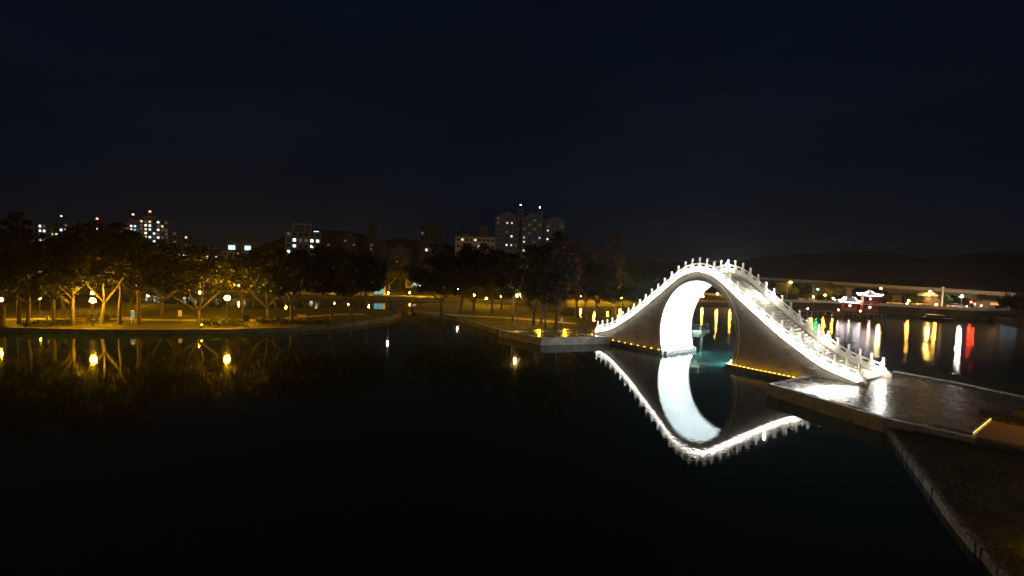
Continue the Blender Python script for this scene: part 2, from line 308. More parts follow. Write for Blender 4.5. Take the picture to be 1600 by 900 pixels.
# a spit of land at the right edge of the lake
fsp = smooth_line(xy((1690, 520), (1600, 509), (1560, 502), (1548, 497), (1575, 492)))
land('lake_spit', [p.xy for p in fsp]+[Vector((210, 116)), Vector((190, 95))], 1.0, M['darkgrass'])
# hills
def hill(name, cx, cy_, rx, ry, h, seed):
    n, mth = 48, 12; rg = np.random.default_rng(seed); ph = rg.uniform(0, 6.28, 6); mb = MB(); v = []; f = []
    for j in range(mth+1):
        for i in range(n+1):
            x = -1+2*i/n; y = -1+2*j/mth
            b = max(0, (1-x*x))**.8*max(0, 1-y*y)**.7*(1+.22*math.sin(5*x+ph[0])+.12*math.sin(11*x+ph[1]+y)+.05*math.sin(27*x+ph[2])+.03*math.sin(61*x+ph[3]))
            v.append((cx+rx*x, cy_+ry*y, -1+h*b))
    for j in range(mth):
        for i in range(n): a = j*(n+1)+i; f.append((a, a+1, a+n+2, a+n+1))
    return struct(name, mb.add(v, f), M['hill'], True)
hill('hill', -270, 1000, 460, 160, 70, 1); hill('hill', 560, 800, 620, 190, 46, 3); hill('hill', 1150, 760, 620, 200, 72, 5)
# ================================================================ STONE BRIDGE
bridge = thing('moon_bridge', 'high humpback stone footbridge with round arch, lit white balustrades and brick walls', 'bridge', BM, math.atan2(BU.y, BU.x))
POST_Z = [2.71, 2.94, 3.18, 3.50, 3.98, 4.56, 5.12, 5.72, 6.40, 7.12, 7.83, 8.55, 9.28, 10.05, 10.78, 11.32, 11.64, 11.75]
def ztop(i):          # i in 0..34, fractional
    i = max(0.0, min(34.0, i)); i = min(i, 34-i); k = int(min(i, 16)); t = i-k
    g = lambda q: POST_Z[max(0, q)] if q <= 17 else POST_Z[34-q]
    a, b, c, d = g(k-1), g(k), g(k+1), g(k+2)
    return .5*(2*b+(c-a)*t+(2*a-5*b+4*c-d)*t*t+(3*b-a-3*c+d)*t**3)
PH = 1.5             # post height above the cornice line
def zd(s):
    i = (s/BL+.5)*34
    if i < 0: return ztop(0)-PH+i*.26
    if i > 34: return ztop(34)-PH-(i-34)*.26
    return ztop(i)-PH
SE = BL/2
def dz(s):             # walking level, sunk between the balustrades
    q = zd(s); return q-.15-.35*max(0, min(1, (q-1.2)/1.0))
def ell(a, b, zmin, n=56, zc=3.0):
    t0 = math.asin(max(-1, (zmin-zc)/b)); return [(a*math.cos(t0+(math.pi-2*t0)*k/n), zc+b*math.sin(t0+(math.pi-2*t0)*k/n)) for k in range(n+1)]
AX, AZ = 4.62, 6.17
PZ = .45
BRICK = brick_mat()
def side_wall(t0, t1):
    ss = np.linspace(-SE+3.4, SE-3.4, 60)
    arch = ell(AX+.03, AZ+.03, PZ)
    poly = [(s, zd(s)-.02) for s in ss]+[(SE-3.4, PZ)]+arch+[(-SE+3.4, PZ)]
    mb = MB().prism(poly, t0, t1); mb.v = [(x, z, y) for x, y, z in mb.v]; mb.f = [q[::-1] for q in mb.f]
    return mb.build('wall', BRICK, bridge)
side_wall(0, .19); side_wall(BW-.19, BW)
for sg in (-1, 1):                      # plain stone cheek walls of the stair feet
    for t0 in (.03, BW-.19):
        s0, s1 = SE-3.4, SE+.15
        ss = np.linspace(s0, s1, 10); mb = MB(); poly = [(s*sg, zd(s*sg)-.02) for s in ss]+[(s1*sg, .6), (s0*sg, .6)]
        mb.prism(poly, t0, t0+.16); mb.v = [(x, z, y) for x, y, z in mb.v]; mb.f = [q[::-1] for q in mb.f]
        mb.build('cheek_wall', M['ring'], bridge)
    for t0 in (-.12, BW-.25):           # corner pier where brick meets the foot
        s0 = (SE-3.55)*sg; MB().box((s0, t0+.185, 1.0), (.55, .37, 1.1)).box((s0, t0+.185, 1.6), (.8, .5, .1)).build('corner_pier', M['ring'], bridge)
def band(inner, outer, t0, t1, name, m):
    mb = MB(); n = len(inner)
    for i in range(n-1):
        a, b, c, d = inner[i], inner[i+1], outer[i+1], outer[i]
        mb.hexa([(a[0], t0, a[1]), (b[0], t0, b[1]), (c[0], t0, c[1]), (d[0], t0, d[1])], [(a[0], t1, a[1]), (b[0], t1, b[1]), (c[0], t1, c[1]), (d[0], t1, d[1])])
    return mb.build(name, m, bridge)
band(ell(AX, AZ, -.5), ell(AX+.25, AZ+.25, -.5), .02, BW-.02, 'soffit', M['plaster'])
for t0, t1 in ((-.16, .1), (BW-.1, BW+.16)):
    band(ell(AX, AZ-.002, PZ-.2), ell(AX+.17, AZ+.22, PZ-.2), t0, t1, 'arch_ring', M['ring'])
for t0, t1 in ((-.10, .1), (BW-.1, BW+.10)):
    band(ell(AX+.172, AZ+.222, PZ-.2), ell(AX+.21, AZ+.28, PZ-.2), t0+.05, t1-.05, 'arch_joint', M['plinth'])
    band(ell(AX+.213, AZ+.283, PZ-.2), ell(AX+.40, AZ+.58, PZ-.2), t0, t1, 'arch_moulding', M['ring'])
for sg in (-1, 1):
    s0, s1 = 4.0, SE-3.0
    pl = MB().box((sg*(s0+s1)/2, BW/2, -.4), (s1-s0, BW+.9, 1.7)).build('plinth', M['plinth'], bridge)
    MB().box((sg*(s0+s1)/2, -.36, PZ+.03), (s1-s0+.06, .2, .06)).build('lip', M['granite'], pl)
# deck under the steps, cornice
def along(i0, i1, n): return [(-SE+BL*(i0+(i1-i0)*k/n)/34) for k in range(n+1)]
mb = MB(); ss = along(0, 34, 68)
for a, b in zip(ss, ss[1:]): mb.hexa([(a, .15, dz(a)-.4), (b, .15, dz(b)-.4), (b, BW-.15, dz(b)-.4), (a, BW-.15, dz(a)-.4)], [(a, .15, dz(a)-.1), (b, .15, dz(b)-.1), (b, BW-.15, dz(b)-.1), (a, BW-.15, dz(a)-.1)])
mb.build('deck', M['granite'], bridge)
for t0, t1 in ((-.2, .2), (BW-.2, BW+.2)):
    mb = MB(); ss = along(-.2, 34.2, 72)
    for a, b in zip(ss, ss[1:]): mb.hexa([(a, t0, zd(a)-.02), (b, t0, zd(b)-.02), (b, t1, zd(b)-.02), (a, t1, zd(a)-.02)], [(a, t0, zd(a)+.1), (b, t0, zd(b)+.1), (b, t1, zd(b)+.1), (a, t1, zd(a)+.1)])
    mb.build('cornice', M['stone'], bridge)
# steps: one object each, shared box
sm_ = MB().box((0, 0, -.15), (1, 1, .3)).mesh('step', M['step'])
NS = 92
for k in range(NS):
    s = -SE+BL*(k+.5)/NS; z = max(dz(s-.5*BL/NS), dz(s+.5*BL/NS))+.06
    put('step', sm_, bridge, (s, BW/2, z), scale=(BL/NS+.03, BW-.41, 1))
# balustrades
pm = MB().box((0, 0, PH/2-.32), (.2, .22, PH-.6+.02)).box((0, 0, PH-.55), (.15, .16, .14)).lathe([(.1, 0), (.125, .05), (.105, .1), (.12, .24), (.125, .34), (.1, .42), (.03, .44)], (0, 0, PH-.45), 10).mesh('post', M['stone'])
for t in (.0, BW):
    for i in range(35): put('post', pm, bridge, (-SE+BL*i/34, t+(.1 if t == 0 else -.1), ztop(i)-PH+.08))
    for i in range(34):
        a, b = -SE+BL*i/34+.1, -SE+BL*(i+1)/34-.1; za, zb = zd(a)+.1, zd(b)+.1; t0, t1 = (.05, .15) if t == 0 else (BW-.15, BW-.05)
        mb = MB()
        def sl_(x0, x1, h0, h1, w=0):
            f0, f1 = za+(zb-za)*x0, za+(zb-za)*x1; p0, p1 = a+(b-a)*x0, a+(b-a)*x1
            mb.hexa([(p0, t0-w, f0+h0), (p1, t0-w, f1+h0), (p1, t1+w, f1+h0), (p0, t1+w, f0+h0)], [(p0, t0-w, f0+h1), (p1, t0-w, f1+h1), (p1, t1+w, f1+h1), (p0, t1+w, f0+h1)])
        sl_(0, 1, 0, .44); sl_(0, .16, .44, .70); sl_(.84, 1, .44, .70); sl_(0, 1, .70, .84, .03)
        mb.build('panel', M['stone'], bridge)
        tt = -.15 if t == 0 else BW+.15; a2, b2 = -SE+BL*i/34+.01, -SE+BL*(i+1)/34-.01
        mb = MB().hexa([(a2, tt-.02, zd(a2)+.102), (b2, tt-.02, zd(b2)+.102), (b2, tt+.02, zd(b2)+.102), (a2, tt+.02, zd(a2)+.102)], [(a2, tt-.02, zd(a2)+.135), (b2, tt-.02, zd(b2)+.135), (b2, tt+.02, zd(b2)+.135), (a2, tt+.02, zd(a2)+.135)])
        st_ = mb.build('light_strip', M['g_led'], bridge); tt = -.235 if t == 0 else BW+.235
        MB().hexa([(a2, tt-.03, zd(a2)-.0), (b2, tt-.03, zd(b2)-.0), (b2, tt+.03, zd(b2)-.0), (a2, tt+.03, zd(a2)-.0)], [(a2, tt-.03, zd(a2)+.09), (b2, tt-.03, zd(b2)+.09), (b2, tt+.03, zd(b2)+.09), (a2, tt+.03, zd(a2)+.09)]).build('spill_lip', M['g_lip'], st_)  # added glowing lip that spills light onto the wall below
    ti = .2 if t == 0 else BW-.2
    for i in (range(34) if t == 0 else ()):   # added fill line under the top rail, lights the far balustrade evenly
        a2, b2 = -SE+BL*i/34+.14, -SE+BL*(i+1)/34-.14
        MB().hexa([(a2, ti-.015, zd(a2)+.845), (b2, ti-.015, zd(b2)+.845), (b2, ti+.015, zd(b2)+.845), (a2, ti+.015, zd(a2)+.845)], [(a2, ti-.015, zd(a2)+.875), (b2, ti-.015, zd(b2)+.875), (b2, ti+.015, zd(b2)+.875), (a2, ti+.015, zd(a2)+.875)]).build('inner_fill', M['g_inner'], bridge)
    for sg in (-1, 1):                  # carved drum stones at the feet
        tt = .1 if t == 0 else BW-.1; z0 = zd(sg*SE)
        prof = [(0, -.25), (.6, -.25), (.62, .02), (.52, .16), (.4, .15), (.34, .3), (.2, .34), (.15, .55), (0, .62)]
        mb = MB().prism([(sg*(SE+.1+x), z0+z) for x, z in prof], tt-.12, tt+.12); mb.v = [(x, z, y) for x, y, z in mb.v]; mb.f = [q[::-1] for q in mb.f]
        mb.build('drum_stone', M['stone'], bridge)
# post lamps on the inner faces of both balustrades
hm = MB().box((0, 0, 0), (.2, .1, .2)).mesh('lamp_housing', M['metal']); lm = MB().ball((0, 0, 0), (.13, .06, .13), 8, 6).mesh('lens', M['g_post'])
for i in (0, 5, 11, 17, 23, 29, 34):
    for t, d in ((BW-.26, -1),):
        s = -SE+BL*i/34; h = put('post_lamp', hm, bridge, (s, t, zd(s)+.95)); put('lens', lm, h, (0, d*.062, 0))
# centre handrail
mb = MB()
for z in (.95, .55): mb.tube([(s, BW/2, dz(s)+z) for s in along(.6, 33.4, 60)], .028, 6)
hr = mb.build('handrail', M['steel'], bridge)
hp = MB().tube([(0, 0, -.1), (0, 0, .97)], .03, 6).mesh('handrail_post', M['steel'])
for k in range(23):
    s = -SE+BL*(.02+.96*k/22); put('handrail_post', hp, hr, (s, BW/2, dz(s)))
# flood lamps inside the arch, uplights along the plinth
fh = MB().box((0, 0, .06), (.3, .46, .12)).box((-.1, 0, .16), (.06, .4, .14)).mesh('floodlight', M['metal']); fl = MB().box((0, 0, 0), (.22, .4, .02)).mesh('lens', M['g_flood'])
for sg in (-1, 1):
    for t in (.9, BW/2, BW-.9):
        h = put('floodlight', fh, bridge, (sg*3.98, t, PZ+.004)); 
        if sg > 0: h.rotation_euler = (0, 0, math.pi)
        l = put('lens', fl, h, (.06, 0, .2)); l.rotation_euler = (0, R(-18), 0)
MB().box((-3.9, BW/2, .1), (.5, BW, .7)).build('foot_ledge', M['plinth'], bridge); MB().box((3.9, BW/2, .1), (.5, BW, .7)).build('foot_ledge', M['plinth'], bridge)
um = MB().box((0, 0, 0), (.22, .1, .07)).mesh('uplight', M['metal']); ul = MB().box((0, 0, 0), (.18, .07, .012)).mesh('lens', M['g_up'])
for t in (-.24, BW+.24):
    for s in list(np.arange(-12.0, -4.4, 1.05))+list(np.arange(4.5, 11.9, .42)):
        h = put('uplight', um, bridge, (s, t, PZ+.036)); put('lens', ul, h, (0, 0, .042))
# ================================================================ RIGHT PLATFORM AND BANK
PLZ = .97
C1 = G(1200.5, 599.5, PLZ).xy; C2 = G(1380, 653, PLZ).xy; C3 = G(1480, 675, PLZ).xy; C4 = G(1525, 685, PLZ).xy
E1 = W(11.6, .0).xy; E1b = W(11.6, BW).xy; E2 = G(1398, 580, PLZ).xy; E3 = G(1500, 598.5, PLZ).xy; E4 = G(1600, 620, PLZ).xy
E5 = E4+(E4-E3).normalized()*9; C5 = Vector((36.5, 17.5))
plat_poly = [E1b, E1, C1, C2, C3, C4, Vector((29.5, 22.4)), C5, Vector((48, 24)), E5, E4, E3, E2, W(13.4, BW+3.2).xy]
plat = struct('bridge_platform', MB().prism([tuple(p) for p in plat_poly], -1.2, PLZ-.05), M['pavedk'])
def inside(p, poly):
    c = False; n = len(poly)
    for i in range(n):
        a, b = poly[i], poly[(i+1) % n]
        if (a[1] > p[1]) != (b[1] > p[1]) and p[0] < (b[0]-a[0])*(p[1]-a[1])/(b[1]-a[1])+a[0]: c = not c
    return c
ang = math.atan2(BU.y, BU.x)
SLABS = [MB().box((0, 0, 0), (1.176, .776, .05)).mesh('paving_slab', M[k_]) for k_ in ('pave', 'pave', 'pave2', 'pave3')]; cnt = 0
vis_poly = [tuple(p) for p in plat_poly]
for r_ in range(-11, 18):
    for c_ in range(0, 16):
        s, t = 11.9+1.2*c_+(.6 if r_ % 2 else 0), r_*.8+.4
        if not all(inside(W(s+ds, t+dt).xy, vis_poly) for ds in (-.6, .6) for dt in (-.4, .4)): continue
        p = W(s, t); q = (p.x, p.y, PLZ-.024+random.uniform(-.003, .003))
        o = put('paving_slab', random.choice(SLABS), plat, q, ang); o.rotation_euler = (random.uniform(-.003, .003), random.uniform(-.003, .003), ang); cnt += 1
def coping(parent, pts, z, w, h, m, name='coping_stone', step=1.5, inset=1, out=.05, jit=.006):
    pts = [Vector((p[0], p[1], 0)) for p in pts]
    for a, b in zip(pts, pts[1:]):
        d = b-a; L = d.length; n = max(1, round(L/step)); d.normalize(); nn = Vector((-d.y, d.x, 0))*inset
        for k in range(n):
            c = a+d*(L*(k+.5)/n)+nn*(w/2-out)
            MB().box((0, 0, 0), (L/n-.012, w, h)).build(name, m, parent, (c.x, c.y, z-h/2+random.uniform(-jit, jit))).rotation_euler = (random.uniform(-jit, jit), 0, math.atan2(d.y, d.x)+random.uniform(-jit, jit))
coping(plat, [E1, C1], PLZ+.012, .45, .14, M['granite']); coping(plat, [C1, C2, C3, C4], PLZ+.012, .42, .14, M['granite'], inset=1)
coping(plat, [E2, E3, E4, E5], PLZ+.07, .35, .2, M['granite'], inset=-1, step=2)
# facing of the platform wall above the water
wf = MB()
for a, b in ((E1, C1), (C1, C2), (C2, C3), (C3, C4)):
    d = (b-a).normalized(); n_ = Vector((d.y, -d.x)) 
    n_ = Vector((-n_.x, -n_.y)) if (Vector(n_)).dot(Vector((-1, -1))) < 0 else n_
    q = [a+n_*.03, b+n_*.03, b-n_*.1, a-n_*.1]; q = q if (q[1]-q[0]).cross(q[2]-q[1]) > 0 else q[::-1]
    wf.hexa([(*p, -1) for p in q], [(*p, PLZ-.14) for p in q])
wf.build('wall_facing', M['granite'], plat)
# grass strip behind the platform
gs = [G(1395, 576.5, .4).xy, G(1440, 583, .4).xy, G(1520, 594.5, .4).xy, G(1600, 608, .4).xy, G(1700, 628, .4).xy]
struct('bank_strip', MB().prism([tuple(p) for p in gs]+[tuple(E5), tuple(E4), tuple(E3), tuple(E2)], -1.1, .75), M['darkgrass'])
# near bank: stone kerb and lawn sloping up to the platform
kp = smooth_line([G(1381, 659, .42), G(1440, 735, .42), G(1500, 815, .42), G(1583, 905, .42), G(1690, 1040, .42)], 6)
kp2 = [Vector((p.x, p.y, 0)) for p in kp]
lawn_v = []; kin = offset_line(kp2, .0)
outer = [C2+Vector((.1, 0)), C3, C4, Vector((29.5, 22.4)), C5, Vector((39, 8)), Vector((38, -3))]
mb = MB(); na = 24; nb = 20
def samp(pts, t):
    L = [0]
    for a, b in zip(pts, pts[1:]): L.append(L[-1]+(Vector(b[:2])-Vector(a[:2])).length)
    x = t*L[-1]
    for i in range(len(pts)-1):
        if x <= L[i+1] or i == len(pts)-2:
            f = (x-L[i])/max(1e-6, L[i+1]-L[i]); return Vector(pts[i][:2]).lerp(Vector(pts[i+1][:2]), f)
rgh = np.random.default_rng(3).normal(0, .025, (na+1, nb+1))
for i in range(na+1):
    a = samp(kp2, i/na); b = samp(outer, i/na)
    for j in range(nb+1):
        p = a.lerp(b, j/nb); z = .36+.5*(j/nb)**.8*(i/na)**.35+rgh[i, j]*(0 < j < nb); mb.v.append((p.x, p.y, z))
for i in range(na):
    for j in range(nb): q = i*(nb+1)+j; mb.f.append((q, q+nb+1, q+nb+2, q+1))
LAWN = mb; lawnR = struct('near_lawn', mb, M['grass'], True)
# grass blades on it (nobody could count them)
vv = np.array(LAWN.v); fidx = np.array(LAWN.f); NB = 70000; fi = RNG.integers(0, len(fidx), NB); uu = RNG.random((NB, 2))
q = vv[fidx[fi]]; P = (q[:, 0]*(1-uu[:, :1])+q[:, 1]*uu[:, :1])*(1-uu[:, 1:])+(q[:, 3]*(1-uu[:, :1])+q[:, 2]*uu[:, :1])*uu[:, 1:]
th = RNG.random(NB)*6.283; hh = RNG.uniform(.05, .16, NB); wv = np.stack([np.cos(th), np.sin(th), 0*th], 1)*.012; ln = np.stack([RNG.normal(0, .05, NB), RNG.normal(0, .05, NB), hh], 1)
V = np.stack([P-wv, P+wv, P+ln], 1).reshape(-1, 3); bl = put('lawn_grass', npmesh('lawn_grass', V, np.arange(NB*3).reshape(-1, 3), M['blade']))
tag(bl, 'short dark grass blades covering the lawn beside the stone kerb', 'grass', kind='stuff')
kerb = thing('stone_kerb', 'curving kerb of rough stone blocks edging the near lawn at the water', 'kerb', (kp2[0].x, kp2[0].y, 0))
acc = []; L = 0
cut_ = [0]
while cut_[-1] < 1: cut_.append(cut_[-1]+random.uniform(.011, .019))
cut_[-1] = 1
for i in range(len(cut_)-1):
    a, b = samp(kp2, cut_[i]), samp(kp2, cut_[i+1]); d = (b-a); ln_ = d.length; c = (a+b)/2; m3 = MB()
    w = .27+random.uniform(-.04, .04); hgt = .95; j = [random.uniform(-.05, .05) for _ in range(8)]
    x, y = ln_/2-.002, w/2
    m3.hexa([(-x, -y, -hgt), (x, -y, -hgt), (x, y, -hgt), (-x, y, -hgt)], [(-x+.006, -y+.02+j[0]*.5, j[1]*.5), (x-.006, -y+.02+j[2]*.5, j[3]*.5), (x-.006, y-.01, j[4]*.5), (-x+.006, y-.01, j[5]*.5)])
    o = m3.build('kerb_stone', M['kerb'], kerb); o.location = (c.x-kp2[0].x, c.y-kp2[0].y, .42+random.uniform(-.015, .015)); o.rotation_euler = (0, 0, math.atan2(d.y, d.x))
# low black benches, step grating and lit nosing on the platform
def wall_bench(p, q, z, h, w, label):
    a, b = G(*p, z), G(*q, z); d = b-a; t = thing('low_wall', label, 'wall', (a+b)/2, math.atan2(d.y, d.x))
    MB().box((0, 0, h/2), (d.length, w, h)).build('body', M['signd'], t); MB().box((0, 0, h+.03), (d.length+.06, w+.08, .06)).build('cap', M['black'], t)
wall_bench((1531, 649), (1625, 669), PLZ+.01, .42, .5, 'low dark stone wall beside the glowing step edge on the platform')
wall_bench((1583, 648), (1640, 659), PLZ+.01, .4, .5, 'short dark stone wall set back from the platform steps')
a, b = G(1518, 677, PLZ+.02), G(1546, 654.5, PLZ+.02); d = (b-a); an = math.atan2(d.y, d.x)
t = thing('step_light', 'thin glowing yellow light strip along the edge of the platform steps', 'light strip', ((a.x+b.x)/2, (a.y+b.y)/2, PLZ+.01), an)
MB().box((0, 0, .04), (d.length, .12, .08)).build('housing', M['granite'], t); MB().box((0, -.075, .055), (d.length-.02, .03, .03)).build('light', M['g_strip'], t)
nrm = Vector((-d.y, d.x, 0)).normalized()
gr = thing('step_grating', 'ribbed stone step plate behind the glowing step edge', 'step', ((a.x+b.x)/2+nrm.x*.9, (a.y+b.y)/2+nrm.y*.9, PLZ+.006), an)
for k in range(7): MB().box((0, -.66+k*.22, .012), (d.length*.96, .2, .024)).build('rib', M['pave'], gr)
bp_ = [G(1522, 682, PLZ).xy, G(1549, 657, PLZ).xy, G(1660, 684, PLZ).xy, G(1660, 712, PLZ).xy]
bpth = struct('brick_path', MB().prism([tuple(p) for p in bp_], PLZ-.06, PLZ+.008), M['brickpath'])
p0 = bp_[0]; dx = (bp_[1]-bp_[0]).normalized(); dy = Vector((dx.y, -dx.x)); bm_ = MB().box((0, 0, 0), (.39, .19, .03)).mesh('brick', M['brickpath']); k = 0
for i in range(60):
    for j in range(16):
        c = p0+dy*(.1+.2*i)+dx*(.2+.4*j+(.2 if i % 2 else 0))
        if all(inside((c+dx*e1+dy*e2), bp_) for e1 in (-.2, .2) for e2 in (-.1, .1)) and k < 300:
            put('brick', bm_, bpth, (c.x, c.y, PLZ+.014+random.uniform(-.003, .003)), math.atan2(dx.y, dx.x)); k += 1
# ================================================================ LEFT LANDING
D1 = G(845.6, 528, PLZ).xy; D0 = G(779, 515, PLZ).xy; D2 = W(-12.3, -.05).xy
lp = [D0, D1, D2, W(-12.3, BW+.3).xy, W(-17, BW+2).xy, W(-19.5, 2).xy]
lpm = struct('landing', MB().prism([tuple(p) for p in lp], -1.2, PLZ-.03), M['pavewet'])
coping(lpm, [D0, D1], PLZ+.012, .4, .12, M['granite'], inset=1); coping(lpm, [D1, D2], PLZ+.012, .4, .12, M['granite'], inset=1)
lw = MB()
for a, b in ((D0, D1), (D1, D2)):
    d = (b-a).normalized(); n_ = Vector((d.y, -d.x)); q = [a+n_*.03, b+n_*.03, b-n_*.1, a-n_*.1]
    lw.hexa([(*p, -1) for p in q], [(*p, PLZ-.12) for p in q])
lw.build('wall_facing', M['granite'], lpm)
#@@PART2
# ================================================================ TREES
def leaves(cl, per, size, flat=.6, seed=0):
    g = np.random.default_rng(seed); C = np.array([c for c, r, n in cl for _ in range(int(per*n))]); Rr = np.array([r for c, r, n in cl for _ in range(int(per*n))])
    n = len(C); d = g.normal(size=(n, 3)); d /= np.linalg.norm(d, axis=1)[:, None]; rad = Rr*g.random(n)**.45
    P = C+d*rad[:, None]*np.array([1, 1, flat]); a = g.normal(size=(n, 3)); a /= np.linalg.norm(a, axis=1)[:, None]; b = np.cross(a, g.normal(size=(n, 3))); b /= np.linalg.norm(b, axis=1)[:, None]
    sz = (size*g.uniform(.6, 1.4, n))[:, None]; V = np.stack([P-a*sz, P+b*sz*.55, P+a*sz, P-b*sz*.55], 1).reshape(-1, 3)
    return V, np.arange(n*4).reshape(-1, 4)
PROTO = {}
def add_proto(key, trunk, cl, per, size, m, h, seed, flat=.6, name='tree'):
    V, Q = leaves(cl, per, size, flat, seed); PROTO[key] = (trunk.mesh(name+'_trunk', M['bark'], True), npmesh(name+'_crown', V, Q, m), h)
def broad(key, seed, m, fork=2.0, lean=.4, size=.2, spread=1.0):
    g = random.Random(seed); t = MB(); top = Vector((g.uniform(-lean, lean), g.uniform(-lean, lean), fork)); t.tube([(0, 0, -.3), (.02, 0, .15), (top.x*.5, top.y*.5, fork*.5), top], [.34, .22, .18, .17], 9); cl = []
    nl = g.choice((3, 4, 5)); a0 = g.uniform(0, 6)
    for k in range(nl):
        a = a0+k*6.283/nl+g.uniform(-.4, .4); r = g.uniform(2.0, 3.2)*spread; e = Vector((math.cos(a)*r, math.sin(a)*r, g.uniform(5.2, 6.8))); mid = top.lerp(e, .5)+Vector((math.cos(a)*.5, math.sin(a)*.5, -.5))
        t.tube([top-Vector((0, 0, .15)), mid, e], [.115, .085, .04], 7)
        for j in range(g.choice((3, 4))):
            b = a+g.uniform(-1.1, 1.1); st = mid.lerp(e, g.uniform(.2, .9)); q = g.uniform(1.2, 2.4)*spread; f = st+Vector((math.cos(b)*q, math.sin(b)*q, g.uniform(.6, 2.4)))
            t.tube([st, st.lerp(f, .5)+Vector((0, 0, .2)), f], [.05, .035, .015], 5)
            cl.append(((f.x, f.y, f.z), g.uniform(.9, 1.5), g.uniform(.7, 1.2)))
            for _ in range(2): cl.append(((f.x+g.uniform(-1.3, 1.3), f.y+g.uniform(-1.3, 1.3), f.z+g.uniform(-.7, 1.2)), g.uniform(.5, 1.1), g.uniform(.3, .8)))
    cl += [((math.cos(q_)*g.uniform(.8, 2.6)*spread, math.sin(q_)*g.uniform(.8, 2.6)*spread, g.uniform(3.8, 5.4)), g.uniform(.5, .9), g.uniform(.35, .7)) for q_ in [g.uniform(0, 6.28) for _ in range(12)]]
    cl += [((math.cos(q_)*g.uniform(2.6, 4.2)*spread, math.sin(q_)*g.uniform(2.6, 4.2)*spread, g.uniform(3.9, 6.2)), g.uniform(.6, 1.1), g.uniform(.4, .9)) for q_ in [g.uniform(0, 6.28) for _ in range(16)]]
    cl += [((g.uniform(-1.6, 1.6), g.uniform(-1.6, 1.6), g.uniform(7, 9)), g.uniform(.8, 1.4), 1) for _ in range(6)]
    h = max(c[2]+r*.5 for c, r, n in cl); add_proto(key, t, cl, 150, size, m, h, seed, .7, 'broadleaf')
def slender(key, seed, m, size=.2, bare=.33, wid=1.9):
    g = random.Random(seed); t = MB(); h = 13; pts = [(0, 0, -.3)]+[(g.uniform(-.15, .15)*z/4, g.uniform(-.15, .15)*z/4, z) for z in (.3, 2, 4, 6, 8, 10, 12)]; t.tube(pts, [.26, .2, .17, .15, .13, .1, .07, .03], 8); cl = []
    for k in range(64):
        z = h*(bare+(1-bare)*g.random()**.9); u = (z/h-bare)/(1-bare); w = wid*(.12+1.3*math.sin(math.pi*min(1, .2+.8*u)))*g.uniform(.1, 1); a = g.uniform(0, 6.28)
        e = Vector((math.cos(a)*w, math.sin(a)*w, z)); t.tube([(0, 0, z-w*.8-.2), e.lerp(Vector((0, 0, z-.3)), .4), e], [.06, .045, .015], 5); cl.append((tuple(e), g.uniform(.4, .85), g.uniform(.25, .6)))
    add_proto(key, t, cl, 130, size, m, h, seed, .8, 'slender')
def conifer(key, seed, m):
    g = random.Random(seed); t = MB(); h = 15; t.tube([(0, 0, -.3), (0, 0, .4), (0, 0, 7), (0, 0, h)], [.4, .28, .16, .02], 8); cl = []
    z = 3.0
    while z < h-.3:
        w = (h-z)*.21+.25
        for k in range(5):
            a = g.uniform(0, 6.28); q = w*g.uniform(.6, 1.1); e = (math.cos(a)*q, math.sin(a)*q, z+g.uniform(.1, .5)); t.tube([(0, 0, z-.2), e], [.035, .01], 4)
            for j in (.35, .7, 1.0): cl.append(((e[0]*j, e[1]*j, z-.2+(e[2]-z+.2)*j), .3+.22*w*(.3+.4*j), .22))
        z += g.uniform(.5, .75)
    add_proto(key, t, cl, 46, .13, m, h, seed, .55, 'conifer')
def palm(key, seed, m, h=12, fl=2.4):
    g = random.Random(seed); t = MB(); t.tube([(0, 0, -.3), (0, 0, .5), (.1, 0, h*.5), (.15, .05, h)], [.24, .18, .14, .11], 8); V = []; Q = []
    for k in range(16):
        a = 6.283*k/16+g.uniform(-.15, .15); e0 = g.uniform(.1, 1.2); pts = []
        for i in range(8): x = i/7; pts.append(Vector((.15+math.cos(a)*fl*x*math.cos(e0*.6), .05+math.sin(a)*fl*x*math.cos(e0*.6), h+fl*x*math.sin(e0)-1.5*x*x*fl*.55)))
        sd = Vector((-math.sin(a), math.cos(a), 0))
        for i in range(7):
            p, q = pts[i], pts[i+1]
            for s_ in (-1, 1):
                for j in (0, .5):
                    b = p.lerp(q, j); tip = b+sd*s_*(.55*(1-.6*i/7))+(q-p)*.8+Vector((0, 0, -.22)); o = len(V); V += [b, b+(q-p)*.22, tip+Vector((0, 0, .03)), tip]; Q.append((o, o+1, o+2, o+3))
    PROTO[key] = (t.mesh('palm_trunk', M['bark'], True), npmesh('palm_crown', np.array([tuple(v) for v in V]), np.array(Q), m), h+.8)
def shrub(key, seed, m, w=1.0, h=1.0):
    g = random.Random(seed); t = MB()
    for k in range(6): a = k*1.05; t.tube([(0, 0, -.1), (math.cos(a)*.4*w, math.sin(a)*.4*w, h*.7)], [.03, .01], 4)
    cl = [((g.uniform(-.7, .7)*w, g.uniform(-.7, .7)*w, g.uniform(.25, .75)*h), g.uniform(.25, .4), 1) for _ in range(16)]
    add_proto(key, t, cl, 45, .07, m, h, seed, .8, 'shrub')
for k in range(5): broad('broad%d' % k, 11+k, M['leaf'] if k % 2 else M['leaf2'], fork=(1.5, 2.4, 1.9, 2.8, 2.1)[k], spread=(1.25, 1, 1.1, .9, 1.0)[k])
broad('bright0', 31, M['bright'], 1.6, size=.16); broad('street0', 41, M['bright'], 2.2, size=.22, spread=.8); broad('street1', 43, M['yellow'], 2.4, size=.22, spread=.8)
for k in range(3): slender('slim%d' % k, 51+k, M['leaf2'] if k else M['leaf'], bare=(.3, .38, .45)[k])
slender('rusty0', 61, M['rust'], bare=.28, wid=2.2); conifer('conifer0', 71, M['rust']); conifer('conifer1', 73, M['rust'])
